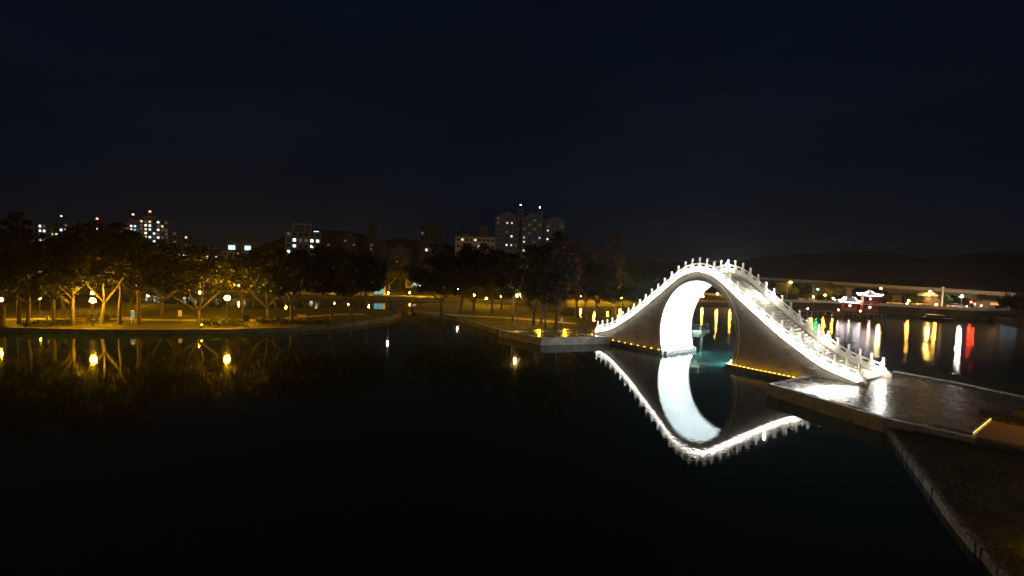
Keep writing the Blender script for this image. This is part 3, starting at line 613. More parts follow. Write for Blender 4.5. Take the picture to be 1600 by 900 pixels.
palm('palm0', 81, M['palm']); palm('palm1', 83, M['palm'], 6, 2.0); shrub('shrub0', 91, M['leaf']); shrub('shrub1', 93, M['leaf2'], 1.3, .8)
def tree(kind, base, h, label, group=None, wid=None, name=None, cat='tree', rz=None):
    tm, cm, ph = PROTO[kind]; k = h/ph; w = k*(wid or 1)
    nm = name or ('palm_tree' if 'palm' in kind else 'cypress_tree' if 'conifer' in kind else 'shrub' if 'shrub' in kind else 'park_tree')
    t = thing(nm, label, cat, base, random.uniform(0, 6.28) if rz is None else rz, group, (w, w, k)); put('stem' if cat == 'shrub' else 'trunk', tm, t); put('foliage' if cat == 'shrub' else 'crown', cm, t); return t
def ptree(kind, px, py, topy, label, z=LZ, **k):
    b = G(px, py, z); return tree(kind, b, AT(px, topy, b.y).z-z, label, **k)
g1 = 'trees on the left lawn'
ptree('slim2', 30, 506, 334, 'tallest slim tree rising over the left end of the lawn, thin trunk', group=g1, wid=1.0)
ptree('broad1', 4, 509, 372, 'leafy tree beside the half-hidden globe lamp at the end of the lawn', group=g1)
ptree('broad3', 43, 511, 376, 'dark-trunked tree at the water edge between the end lamp and the white post', group=g1, wid=.85)
ptree('slim1', 84, 506, 374, 'slim tree with dark trunk behind the small white post', group=g1, wid=1.25)
ptree('slim0', 114, 508, 362, 'thin pale-trunked tree just before the paired globe lamps at the shore', group=g1, wid=1.2)
ptree('broad4', 158, 506, 346, 'thick lit trunk tree right behind the paired globe lamps', group=g1, wid=.7)
ptree('slim2', 187, 507, 350, 'slim tree with brightly lit forking trunk beside the paired lamps', group=g1, wid=1.15)
ptree('slim1', 217, 507, 372, 'slim tree with lit trunk near the small cyan sign', group=g1, wid=1.4)
ptree('broad2', 252, 492, 380, 'leafy tree standing behind the small white notice board', group=g1)
ptree('broad0', 310, 503, 384, 'wide spreading tree forking low beside the brightest globe lamp, trunk lit from below', group=g1, wid=1.0)
ptree('broad3', 379, 490, 392, 'straight-trunked leafy tree behind the brightest globe lamp', group=g1)
ptree('broad0', 418, 498, 388, 'low-forking tree with lit limbs behind the round sign', group=g1, wid=.9)
ptree('broad1', 456, 504, 386, 'dark-trunked spreading tree right of the round sign by the shore', group=g1)
ptree('broad2', 519, 501, 384, 'broad dark tree near the rounded tip of the lawn, wide crown', group=g1, wid=1.1)
ptree('broad4', 549, 498, 392, 'medium dark tree beside the broad one at the lawn tip', group=g1)
ptree('slim1', 572, 494, 396, 'thin tree at the very tip of the left lawn by the inlet', group=g1, wid=1.4)
ptree('broad1', 100, 492, 372, 'shadowy leafy tree deep in the lawn behind the slim trunks', group=g1)
ptree('broad2', 205, 490, 360, 'shadowy leafy tree deep in the lawn behind the cyan sign', group=g1)
ptree('palm0', 376, 478, 362, 'tall palm with small ragged head standing above the tree line', z=LZ)
g2 = 'trees on the middle lawn'
for kd, px, py, ty, wd_, lb in (
    ('broad1', 690, 493, 398, 1, 'leafy tree at the inlet beside the small dark footbridge'), ('broad3', 719, 489, 386, 1, 'leafy tree with straight dark trunk behind the inlet path'),
    ('broad0', 740, 488, 380, .9, 'wide tree with forked trunk in the middle of the second lawn'), ('slim1', 769, 490, 392, 1.5, 'slim dark tree between the forked tree and the pale lamp post'),
    ('broad4', 783, 483, 392, 1, 'leafy tree at the back of the second lawn behind the pale lamp'), ('slim2', 801, 502, 398, 1.3, 'slim lit trunk tree beside the white globe lamp post'),
    ('broad2', 833, 509, 380, .85, 'dark-trunked tree close to the wet landing, left of the tallest trunk'), ('slim0', 845, 507, 388, 1.2, 'thin tree between the two dark trunks by the landing'),
    ('broad1', 852, 513, 402, .7, 'small leaning tree at the edge of the wet landing'), ('rusty0', 869, 514, 366, 1.25, 'tall rusty brown tree with thick dark trunk beside the landing'),
    ('rusty0', 900, 497, 380, 1.2, 'rusty brown tree behind the white notice sign by the landing'), ('slim1', 877, 489, 390, 1.3, 'slim tree behind the rusty brown one'),
    ('broad3', 931, 497, 408, .8, 'leafy tree just behind the left foot of the bridge'), ('broad4', 912, 490, 404, .8, 'small leafy tree near the dark picnic bench')):
    ptree(kd, px, py, ty, lb, z=MZ, group=g2, wid=wd_)
b = Vector((20.5, 74.5, 0)); 
isl = struct('tree_islet', MB().prism([(24.5+7*math.cos(a_)*1.1, 84+5.5*math.sin(a_)) for a_ in np.linspace(0, 6.2, 22)], -1, .6), M['grass'])
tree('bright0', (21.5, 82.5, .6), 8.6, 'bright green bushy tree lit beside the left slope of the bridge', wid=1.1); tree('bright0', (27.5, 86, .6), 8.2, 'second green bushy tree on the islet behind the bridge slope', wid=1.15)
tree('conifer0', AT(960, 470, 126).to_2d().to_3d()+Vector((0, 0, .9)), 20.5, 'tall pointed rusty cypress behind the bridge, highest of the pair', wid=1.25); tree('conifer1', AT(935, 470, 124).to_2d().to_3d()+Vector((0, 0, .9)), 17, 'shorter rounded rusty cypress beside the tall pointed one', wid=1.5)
# rows on the far bank
g3 = 'trees along the far bank'; kinds = ['broad0', 'broad1', 'broad2', 'broad3', 'broad4', 'slim0']
rr = random.Random(5)
LMK = [(0, 'the end lamp of the lawn'), (80, 'the small white post sign'), (145, 'the paired shore lamps'), (205, 'the cyan sign post'), (282, 'the white notice board'), (340, 'the brightest globe lamp'), (390, 'the palm'), (437, 'the round sign'), (500, 'the broad lawn-tip tree'), (560, 'the thin lawn-tip tree'), (600, 'the glowing kiosk'), (650, 'the small dark footbridge'), (700, 'the waterfront hall'), (750, 'the forked middle tree'), (808, 'the pale lamp post'), (869, 'the tallest rusty tree'), (930, 'the cypress pair')]
for k in range(34):
    px = -30+k*30+rr.uniform(-9, 9); Y = rr.uniform(123, 131) if k % 2 else rr.uniform(140, 158)
    if 470 < px < 1000 and k % 2: Y = rr.uniform(136, 150)
    p = AT(px, 450, Y); lim = (p.x > 12 and Y < 133)
    ty = 398+px*.02+rr.uniform(-10, 12); h = AT(px, ty, Y).z-.9
    if px > 975: continue
    kd = rr.choice(kinds); lm_ = min(LMK, key=lambda q: abs(q[0]-px))[1]
    tree(kd, (p.x, p.y, .9), h, 'dark %s tree %s the far bank behind %s' % ('slim' if 'slim' in kd else 'broad', 'fronting' if Y < 140 else 'farther back on', lm_), group=g3, wid=rr.uniform(1.0, 1.3))
for k in range(9):
    px = 985+k*24+rr.uniform(-6, 6); Y = 158+rr.uniform(-5, 10); p = AT(px, 450, Y); tree(rr.choice(kinds), (p.x, p.y, 2.2 if p.x > 72 else .9), rr.uniform(6.5, 8.5), 'dark leafy tree on the far shore behind the bridge arch', group='trees on the far shore behind the bridge', wid=1.2)
# bushes on the lawns
for k, (px, py, w_, lb) in enumerate(((330, 508, 1.6, 'low clipped bush left of the brightest globe lamp'), (348, 509, 1.6, 'low clipped bush at the foot of the brightest globe lamp'), (366, 509, 1.6, 'low clipped bush right of the brightest globe lamp'), (424, 506, 1.7, 'rounded bush just before the round sign'), (414, 505, 1.4, 'small rounded bush left of the round sign'), (143, 503, 1.8, 'dark bush behind the paired globe lamps'), (470, 508, 1.4, 'low bush on the shore right of the dark tree'), (500, 507, 1.4, 'low bush by the broad dark tree at the lawn tip'), (98, 508, 1.3, 'low bush near the thin pale-trunked tree'), (60, 510, 1.2, 'low bush near the dark trunk at the water edge'))):
    b = G(px, py, LZ); tree(('shrub0', 'shrub1')[k % 2], b, w_*.62, lb, group='bushes on the left lawn', wid=1.5, cat='shrub', name='shrub')
# ================================================================ PARK LAMPS
def park_lamp(pos, ground, m, label, r=.2, group='globe lamps of the park', col='metal'):
    h = pos.z-ground; t = thing('park_lamp', label, 'lamp', (pos.x, pos.y, ground), group=group)
    MB().lathe([(.16, 0), (.16, .12), (.1, .2), (.07, .5)], n=10).build('base', M[col], t); MB().tube([(0, 0, .4), (0, 0, h-r-.06)], [.055, .04], 8).build('pole', M[col], t)
    MB().lathe([(.05, 0), (.13, .05), (.13, .1)], (0, 0, h-r-.1), 10).build('collar', M[col], t); MB().ball((0, 0, h), r, 10, 7).build('globe', m, t, smooth=True); return t
for px, py, Y, gz, m, r, lb in (
    (2, 468, 57.5, LZ, 'g_sod', .22, 'globe lamp half cut off at the left end of the lawn'), (145, 469.5, 56.9, LZ, 'g_sod', .29, 'lower brighter globe lamp of the pair at the shore'), (144, 458, 72, LZ, 'g_sod', .2, 'higher globe lamp directly behind the shore pair'),
    (312, 457, 70, LZ, 'g_sod', .17, 'small globe lamp glowing through the wide spreading tree'), (355, 465.5, 61.6, LZ, 'g_sod', .34, 'brightest globe lamp on the left lawn above clipped bushes'),
    (599.5, 449.5, 128, .9, 'g_sod', .3, 'yellow globe lamp on the far bank seen above the lawn tip'), (607, 458, 79, LZ, 'g_wht', .13, 'small white globe lamp at the lawn tip'),
    (663, 453, 124, .9, 'g_sod', .26, 'yellow globe lamp behind the small dark footbridge'), (716, 451, 101, MZ, 'g_wht', .15, 'small pale globe lamp at the back of the second lawn'), (808, 462, 71.4, MZ, 'g_sodw', .17, 'pale globe lamp with slim post on the second lawn'),
    (806, 452, 106, MZ, 'g_sod', .16, 'small yellow globe lamp far behind the pale lamp post'), (884.5, 461, 90, MZ, 'g_sod', .14, 'small globe lamp behind the tallest rusty tree'), (930, 455, 126, .9, 'g_sod', .26, 'globe lamp on the far bank beneath the cypress pair'), (970, 465, 127, .9, 'g_sod', .32, 'big yellow globe lamp on the far bank just left of the bridge slope'), (951, 452, 132, .9, 'g_sod', .22, 'high globe lamp between the two cypress trunks'),
    (494, 441, 122, .9, 'g_sod', .22, 'globe lamp on the far bank above the broad dark tree'), (577, 444, 134, .9, 'g_sod', .18, 'small globe lamp at the back of the far bank'), (447, 443, 121, .9, 'g_sod', .22, 'globe lamp on the far bank above the round sign'), (373, 446, 120.6, .9, 'g_sod', .2, 'globe lamp on the far bank behind the palm'), (523, 447, 130, .9, 'g_sodw', .15, 'faint globe lamp under the far trees'), (760, 466, 101, MZ, 'g_sod', .16, 'low globe lamp in the middle of the second lawn trees'),
    (545, 452, 127, .9, 'g_sod', .16, 'small globe lamp on the far bank above the thin lawn-tip tree'), (640, 457, 126, .9, 'g_sod', .16, 'small globe lamp just left of the dark footbridge'), (684, 449, 131, .9, 'g_sod', .2, 'globe lamp in front of the waterfront hall'),
    (741, 461, 112, MZ, 'g_sod', .15, 'small globe lamp behind the forked middle tree'), (783, 463, 108, MZ, 'g_sod', .15, 'small globe lamp left of the pale lamp post'), (850, 458, 128, .9, 'g_sod', .18, 'small globe lamp on the far bank behind the landing'), (908, 463, 126, .9, 'g_sod', .18, 'small globe lamp on the far bank behind the picnic bench'), (990, 471, 129, .9, 'g_sod', .2, 'globe lamp on the far bank tucked against the bridge slope'), (62, 466, 66, LZ, 'g_sod', .12, 'small globe lamp between the dark trunks near the white post'),
    (231, 462, 84, LZ, 'g_sod', .13, 'small globe lamp deep among the left lawn trunks'), (845, 470, 79, MZ, 'g_sod', .18, 'low globe lamp lighting the lawn behind the landing')):
    park_lamp(AT(px, py, Y), gz, M[m], lb, r)
_p = G(1705, 690, PLZ); park_lamp(Vector((_p.x, _p.y, 3.6)), PLZ, M['g_sod'], 'globe lamp beside the brick path, past the dark low walls', .12)
# lantern lamp seen through the arch: pole lamps on the far shore
for px, py, Y, lb in ((1121, 459, 143.5, 'tall yellow lamp on the far shore seen through the arch'), (1098, 463, 142.5, 'second yellow lamp on the far shore seen through the arch'), (1142, 462, 144, 'third yellow lamp on the far shore by the arch edge')):
    park_lamp(AT(px, py, Y), .9, M['g_far'], lb, .24, 'lamps on the far shore')
# ground lamp, posts, signs, benches
p = G(315, 513.5, LZ); t = thing('bollard_lamp', 'short bright bollard lamp at the shore below the spreading tree', 'lamp', p)
MB().tube([(0, 0, 0), (0, 0, .45)], .08, 8).build('post', M['metal'], t); MB().lathe([(.08, 0), (.09, .12), (.02, .16)], (0, 0, .45), 8).build('light', glow('bollard_glow', SOD, 40), t)
p = G(1655, 870, .6); t = thing('bollard_lamp', 'low bollard lamp on the near lawn lighting the end of the stone kerb', 'lamp', (p.x, p.y, .5))
MB().tube([(0, 0, 0), (0, 0, .4)], .07, 8).build('post', M['metal'], t); MB().lathe([(.07, 0), (.08, .1), (.02, .14)], (0, 0, .4), 8).build('light', glow('lawn_bollard_glow', SOD, 150), t)
def sign(px, py, z, w, h, lift, m, label, rnd=False):
    p = G(px, py, z); t = thing('park_sign', label, 'sign', p)
    if rnd:
        MB().tube([(0, 0, 0), (0, 0, lift+h*.4)], .035, 6).build('post', M['metal'], t); mb = MB().lathe([(w/2, 0), (w/2, .04)], n=16); mb.v = [(x, z_-.05, y+lift+h/2) for x, y, z_ in mb.v]; mb.build('board', M[m], t)
    else:
        for sg in ((-1, 1) if w > .5 else (0,)): MB().tube([(sg*w*.42, 0, 0), (sg*w*.42, 0, lift+h)], .035, 6).build('post', M['metal'], t)
        MB().box((0, -.06, lift+h/2), (w, .05, h)).build('board', M[m], t)
sign(385, 514, LZ, .75, .95, 1.0, 'signd', 'dark rectangular notice board on two posts at the shore'); sign(437, 512, LZ, .55, .55, .7, 'signd', 'dark round sign on one post at the shore', True); sign(282, 504, LZ, .5, .9, .9, 'signw', 'narrow white notice board on one post in the left lawn'); sign(877, 513, MZ, .4, .8, .9, 'signw', 'small white sign by the wet landing'); sign(75, 509, LZ, .22, 1.2, .1, 'signw', 'small white post sign at the end of the left lawn')
def bench(p, rz, label):
    t = thing('park_bench', label, 'bench', p, rz)
    for k in range(3): MB().box((0, -.16+k*.16, .45), (1.7, .13, .04)).build('slat', M['bench'], t)
    for k in range(2): MB().box((0, .24, .62+k*.16), (1.7, .04, .12)).build('backrest_slat', M['bench'], t)
    for sg in (-1, 1): MB().box((sg*.7, 0, .215), (.08, .42, .43)).box((sg*.7, .22, .6), (.06, .05, .5)).build('leg', M['metal'], t)
bench(G(912, 498, MZ), .3, 'dark bench on the lawn behind the bridge foot'); bench(G(122, 506, LZ), 0, 'dark bench under the trees left of the paired lamps'); bench(G(200, 505, LZ), .2, 'bench by the slim trees near the cyan sign'); bench(G(470, 500, LZ), -.2, 'bench beneath the dark spreading tree')
p = G(208, 505, LZ); t = thing('info_kiosk', 'slim cyan glowing sign post among the left lawn trees', 'sign', p); MB().box((0, 0, .9), (.42, .2, 1.8)).build('body', M['palemetal'], t); MB().box((0, -.115, 1.15), (.34, .02, 1.1)).build('screen', glow('kiosk_screen', (.3, 1, .9), .35), t)
# small wooden footbridge over the inlet
p = (G(622, 489, 0)+G(654, 487, 0))/2; dd = G(654, 487, 0)-G(622, 489, 0); t = thing('inlet_footbridge', 'small dark arched footbridge across the inlet between the lawns', 'bridge', (p.x, p.y, 0), math.atan2(dd.y, dd.x)); Lb = dd.length+1
mb = MB(); N = 12; zz = lambda x: .55+.55*(1-(2*x/Lb)**2)
for k in range(N): a, b = -Lb/2+Lb*k/N, -Lb/2+Lb*(k+1)/N; mb.hexa([(a, -.9, zz(a)-.35), (b, -.9, zz(b)-.35), (b, .9, zz(b)-.35), (a, .9, zz(a)-.35)], [(a, -.9, zz(a)), (b, -.9, zz(b)), (b, .9, zz(b)), (a, .9, zz(a))])
mb.build('deck', M['wood'], t)
for sy in (-.85, .85):
    MB().tube([(-Lb/2+Lb*k/N, sy, zz(-Lb/2+Lb*k/N)+.9) for k in range(N+1)], .05, 6).build('rail', M['wood'], t)
    for k in range(N+1): x = -Lb/2+Lb*k/N; MB().box((x, sy, zz(x)+.4), (.08, .08, 1.0)).build('post', M['wood'], t)
# lawn paths
def path(name, pts, w, z):
    c = smooth_line(pts, 6); ribbon(name, offset_line(c, -w/2), offset_line(c, w/2), z, M['path'])
path('lawn_path', [G(-60, 500, LZ), G(120, 498, LZ), G(260, 500, LZ), G(400, 500, LZ), G(520, 492, LZ), G(575, 491, LZ)], 2.0, LZ+.006)
path('lawn_path', [G(668, 488, MZ), G(720, 493, MZ), G(800, 497, MZ), G(900, 506, MZ)], 2.0, MZ+.006)
# ================================================================ VIEWING DECK BEHIND THE ARCH
p = G(1106, 546, 0); t = thing('viewing_deck', 'octagonal stone viewing deck on pillars over the water behind the arch', 'deck', (p.x-1.5, p.y+2.6, 0), ang)
octo = lambda r: [(r*math.cos(.3927+k*.7854), r*math.sin(.3927+k*.7854)) for k in range(8)]
MB().prism(octo(2.6), 2.0, 2.5).build('slab', M['moss'], t); MB().prism(octo(2.0), 1.5, 1.99).build('soffit_beam', M['moss'], t)
for k in range(4): a = .78+k*1.5708; MB().tube([(1.6*math.cos(a), 1.6*math.sin(a), -1.2), (1.6*math.cos(a), 1.6*math.sin(a), 1.55)], .2, 10).build('pillar', M['moss'], t)
for k in range(8):
    a = .3927+k*.7854; MB().box((2.35*math.cos(a), 2.35*math.sin(a), 2.9), (.14, .14, .8), a).build('railing_post', M['moss'], t)
    a2 = a+.7854; MB().tube([(2.35*math.cos(a), 2.35*math.sin(a), 3.2), (2.35*math.cos(a2), 2.35*math.sin(a2), 3.2)], .035, 6).build('rail', M['moss'], t)
MB().box((-3.9, 0, 2.2), (3.4, 1.6, .25)).build('gangway', M['moss'], t); MB().box((-5.3, 0, .5), (.5, 1.4, 3.2)).build('gangway_pier', M['moss'], t)
# ================================================================ VIADUCT
va, vb = Vector((117.6, 200, 0)), Vector((148.7, 128, 0)); vd = (vb-va).normalized(); vn = Vector((-vd.y, vd.x, 0)); VL = (vb-va).length
via = thing('railway_viaduct', 'long grey concrete elevated railway viaduct on piers behind the quay road', 'viaduct', (va.x, va.y, 2.2), math.atan2(vd.y, vd.x))
vz = lambda x: 6.15-1.85*x/VL
def vx(px):           # distance along the viaduct of a photo column
    k = (px-800)/F; k = math.tan(math.atan(k)); return (k*va.y-va.x)/(vd.x-k*vd.y)
piers = [vx(p) for p in (1130, 1172, 1217, 1273, 1327, 1402, 1535)]; piers += [piers[-1]+26]
cuts = [piers[0]-18]+[(a+b)/2 for a, b in zip(piers, piers[1:])]+[piers[-1]+14]
for k, x in enumerate(piers):
    a, b = cuts[k], cuts[k+1]; big = k >= 5; mb = MB(); N = 10; hd = 1.7 if big else .2
    dep = lambda q: .75+hd*max(0, 1-abs(q-x)/((x-a) if q < x else (b-x)))**2.6
    for j in range(N):
        q0, q1 = a+(b-a)*j/N, a+(b-a)*(j+1)/N
        mb.hexa([(q0, -1.6, vz(q0)-.25-dep(q0)), (q1, -1.6, vz(q1)-.25-dep(q1)), (q1, 1.6, vz(q1)-.25-dep(q1)), (q0, 1.6, vz(q0)-.25-dep(q0))], [(q0, -2.4, vz(q0)-.25), (q1, -2.4, vz(q1)-.25), (q1, 2.4, vz(q1)-.25), (q0, 2.4, vz(q0)-.25)])
    mb.build('girder', M['girder'], via)
    mb = MB()
    mb.hexa([(a, -3, vz(a)-.25), (b-.05, -3, vz(b)-.25), (b-.05, 3, vz(b)-.25), (a, 3, vz(a)-.25)], [(a, -3, vz(a)), (b-.05, -3, vz(b)), (b-.05, 3, vz(b)), (a, 3, vz(a))]); mb.build('deck', M['concrete'], via)
    for sy in (-2.95, 2.75):
        mb = MB(); mb.hexa([(a, sy, vz(a)), (b-.05, sy, vz(b)), (b-.05, sy+.2, vz(b)), (a, sy+.2, vz(a))], [(a, sy, vz(a)+.75), (b-.05, sy, vz(b)+.75), (b-.05, sy+.2, vz(b)+.75), (a, sy+.2, vz(a)+.75)]); mb.build('parapet', M['concrete'], via)
    hp_ = vz(x)-.25-dep(x); pw = 1.5 if big else 1.1
    MB().prism([(x+pw*.6*c_[0], pw*c_[1]) for c_ in ((-1, -.7), (-.7, -1), (.7, -1), (1, -.7), (1, .7), (.7, 1), (-.7, 1), (-1, .7))], -.3, hp_-.5).build('pier', M['concrete'], via)
    MB().hexa([(x-.9, -1.1, hp_-.52), (x+.9, -1.1, hp_-.52), (x+.9, 1.1, hp_-.52), (x-.9, 1.1, hp_-.52)], [(x-1.1, -1.9, hp_+.02), (x+1.1, -1.9, hp_+.02), (x+1.1, 1.9, hp_+.02), (x-1.1, 1.9, hp_+.02)]).build('pier_cap', M['concrete'], via)
# ================================================================ QUAY ROAD: street lamps, trees, signals, cars, house, shop
ROAD = offset_line(fr, 3.2)
def road_at(px, off):
    pts = offset_line(fr, off); best = min(range(len(pts)-1), key=lambda i: abs(pts[i].x/pts[i].y-(px-800)/F)); a, b = pts[best], pts[best+1]; k = (px-800)/F
    if best > 0 and (pts[best].x/pts[best].y-k)*(pts[best+1].x/pts[best+1].y-k) > 0: a, b = pts[best-1], pts[best]
    tt = (k*a.y-a.x)/((b.x-a.x)-k*(b.y-a.y)); return a.lerp(b, tt), math.atan2((b-a).y, (b-a).x)
def street_lamp(px, py, off, m, label, arm=1.2):
    p, a = road_at(px, off); h = AT(px, py, p.y).z-2.2; t = thing('street_lamp', label, 'street lamp', (p.x, p.y, 2.2), a, 'street lamps along the quay road')
    MB().lathe([(.14, 0), (.14, .3), (.09, .4)], n=8).build('base', M['palemetal'], t); MB().tube([(0, 0, .3), (0, 0, h-.3), (0, .15, h+.05), (0, arm, h+.2)], [.08, .06, .05, .04], 8).build('pole', M['palemetal'], t)
    MB().box((0, arm+.15, h+.17), (.3, .6, .12)).build('lamp_head', M['palemetal'], t); MB().lathe([(.02, 0), (.16, .06), (.19, .14), (.19, .2)], (0, arm+.15, h-.09), 10).build('lens', M[m], t)
for px, py, lb in ((1230, 441, 'tall street lamp on the quay left of the green signal, against the viaduct'), (1299, 446, 'tall street lamp over the yellow-lit tree'), (1378, 451, 'tall street lamp right of the red pavilion'), (1457, 456, 'tall street lamp beside the small grey house'), (1531, 462, 'tall street lamp at the deep pier of the viaduct')):
    street_lamp(px, py, 12.6, 'g_street', lb)
park_lamp(AT(1503, 463, road_at(1503, 4.2)[0].y), 2.2, glow('bright_white_globe', (1, .86, .72), 900), 'brightest white lamp on the quay road left of the red signals', .26, 'lamps on the far shore', 'palemetal')
for px, py, lb in ((1271, 464, 'yellow globe lamp on the promenade below the green signal'), (1289, 461, 'yellow globe lamp in front of the lit quay tree'), (1302, 466, 'low yellow globe lamp left of the small pavilion'), (1420, 470, 'yellow globe lamp between the quay palms and the pier'), (1463, 476, 'low globe lamp beside the quay palm')):
    park_lamp(AT(px, py, road_at(px, 2.6)[0].y), 2.2, M['g_far'], lb, .2, 'lamps on the far shore')
park_lamp(AT(1597, 467, 100), 1.0, M['g_sodw'], 'pale globe lamp behind the dark tree on the spit', .17, 'lamps on the far shore')
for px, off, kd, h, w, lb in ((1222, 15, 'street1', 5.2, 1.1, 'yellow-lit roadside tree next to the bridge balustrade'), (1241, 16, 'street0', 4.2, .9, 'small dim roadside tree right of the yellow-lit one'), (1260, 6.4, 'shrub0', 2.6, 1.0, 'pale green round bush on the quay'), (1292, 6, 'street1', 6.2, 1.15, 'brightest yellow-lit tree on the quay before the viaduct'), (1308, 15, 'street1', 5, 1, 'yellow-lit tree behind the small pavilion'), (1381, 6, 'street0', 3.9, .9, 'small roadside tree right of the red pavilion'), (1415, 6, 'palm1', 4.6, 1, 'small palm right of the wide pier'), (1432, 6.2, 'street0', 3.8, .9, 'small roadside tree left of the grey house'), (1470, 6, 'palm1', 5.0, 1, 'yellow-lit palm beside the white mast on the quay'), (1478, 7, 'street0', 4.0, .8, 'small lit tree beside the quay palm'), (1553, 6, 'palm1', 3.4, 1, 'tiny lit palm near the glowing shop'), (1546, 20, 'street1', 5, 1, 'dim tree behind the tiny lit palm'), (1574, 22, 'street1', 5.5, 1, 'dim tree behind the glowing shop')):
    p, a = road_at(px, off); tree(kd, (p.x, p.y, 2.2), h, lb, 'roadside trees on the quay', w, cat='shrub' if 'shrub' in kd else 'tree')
for k in range(17):
    px = 1205+k*24+rr.uniform(-6, 6); p = AT(px, 450, 0.1+rr.uniform(196, 215)-k*3.2); tree(rr.choice(kinds), (p.x, p.y, 2.2), rr.uniform(4.6, 6.2), 'dark leafy tree in the row behind the viaduct', group='trees behind the viaduct', wid=1.5)
def signal(px, py, off, m, label):
    p, a = road_at(px, off); h = AT(px, py, p.y).z-2.2; t = thing('traffic_signal', label, 'traffic light', (p.x, p.y, 2.2), 0)
    MB().tube([(0, .15, 0), (0, .15, h+.3)], .07, 6).build('pole', M['metal'], t); MB().box((0, 0, h), (.45, .25, 1.0)).build('housing', M['black'], t); MB().ball((0, -.16, h), .2, 8, 5).build('light', M[m], t)
signal(1277, 452, 5.1, 'g_green', 'traffic signal showing green under the viaduct'); signal(1517.5, 472, 5.1, 'g_red', 'higher red traffic signal by the deep viaduct pier'); signal(1523.5, 475, 4.9, 'g_red', 'lower red traffic signal by the deep viaduct pier')
p, a = road_at(1473, 5.2); t = thing('mast', 'tall pale mast on the quay beside the lit palm', 'mast', (p.x, p.y, 2.2)); MB().tube([(0, 0, 0), (0, 0, 6.0)], [.14, .1], 8).build('pole', M['white'], t); MB().box((0, 0, 6.05), (.5, .5, .1)).build('cap', M['white'], t)
def car(px, off, m, label, flip=False):
    p, a = road_at(px, off); t = thing('car', label, 'car', (p.x, p.y, 2.208), a+(math.pi if flip else 0), 'cars on the quay road')
    pr = [(-2.1, .35), (-2.1, .8), (-1.95, .95), (-1.1, 1.0), (1.0, .92), (1.95, .78), (2.1, .6), (2.1, .35)]; mb = MB().prism(pr, -.85, .85); mb.v = [(x, z, y) for x, y, z in mb.v]; mb.f = [q[::-1] for q in mb.f]; mb.build('body', M[m], t)
    MB().hexa([(-1.7, -.78, .96), (.9, -.78, .93), (.9, .78, .93), (-1.7, .78, .96)], [(-1.2, -.62, 1.45), (.3, -.62, 1.45), (.3, .62, 1.45), (-1.2, .62, 1.45)]).build('windows', M['pane'], t); MB().box((-.45, 0, 1.47), (1.4, 1.2, .05)).build('roof', M[m], t)
    for x in (-1.3, 1.3):
        for y in (-.85, .85):
            w = MB().lathe([(.33, -.1), (.33, .1)], n=12); w.v = [(x+q[0], y+q[2], .33+q[1]) for q in w.v]; w.build('wheel', M['rubber'], t)
    for y in (-.6, .6): MB().ball((2.08, y, .66), (.05, .14, .09), 6, 4).build('headlight', M['g_head'], t); MB().ball((-2.09, y, .74), (.05, .14, .08), 6, 4).build('taillight', M['g_tail'], t)
for px, off, m, lb, fl in ((1402, 7, 'carp', 'pale car driving past the wide viaduct pier', 0), (1433, 11, 'carp', 'silver car on the quay road by the grey house', 1), (1495, 7, 'carp', 'pale car left of the brightest white lamp', 0), (1513, 7.2, 'card', 'dark car stopped under the red signals', 1), (1262, 7, 'carp', 'pale car on the quay by the round bush', 0), (1318, 11, 'card', 'dark car behind the small pavilion', 1), (1544, 7, 'card', 'dark car near the tiny lit palm', 1)): car(px, off, m, lb, fl)
def house(px, off, w, d, h, wallm, label, gable=1.2):
    p, a = road_at(px, off); t = thing('small_house', label, 'house', (p.x, p.y, 2.2), a); MB().box((0, 0, h/2), (w, d, h)).build('wall', M[wallm], t)
    mb = MB(); mb.add([(-w/2-.2, -d/2-.2, h), (w/2+.2, -d/2-.2, h), (w/2+.2, d/2+.2, h), (-w/2-.2, d/2+.2, h), (0, -d/2-.2, h+gable), (0, d/2+.2, h+gable)], [(0, 1, 4), (3, 5, 2), (0, 4, 5, 3), (1, 2, 5, 4), (0, 3, 2, 1)]); mb.build('roof', M['wall2'], t)
    for x in (-w*.25, w*.25):
        f = MB().box((x, -d/2-.02, h*.55), (w*.2, .06, h*.25)).build('window', M['frame'], t); MB().box((x, -d/2-.055, h*.55), (w*.17, .02, h*.21)).build('pane', M['pane'], f)
    MB().box((0, -d/2-.03, h*.2), (w*.16, .06, h*.4)).build('door', M['wall3'], t)
house(1449, 17, 4.2, 4, 3.1, 'wall3', 'small grey gabled house beneath the viaduct'); 
p, a = road_at(1566, 17); t = thing('lit_shop', 'low roadside shop with glowing blue and orange panels at the road end', 'shop', (p.x, p.y, 2.2), a); MB().box((0, 0, 1.2), (7, 3, 2.4)).build('wall', M['wall2'], t); MB().box((0, 0, 2.5), (7.6, 3.6, .2)).build('roof', M['wall3'], t); MB().box((1.2, -1.54, 1.3), (3.6, .06, 1.3)).build('blue_panel', M['g_shop'], t); MB().box((-2.2, -1.54, 1.6), (1.8, .06, .7)).build('orange_panel', M['g_shopo'], t)
p = G(1592, 506, 1.0); tree('broad4', p, AT(1592, 455, p.y).z-1.0, 'dark spreading tree on the spit at the end of the quay', wid=1.0)
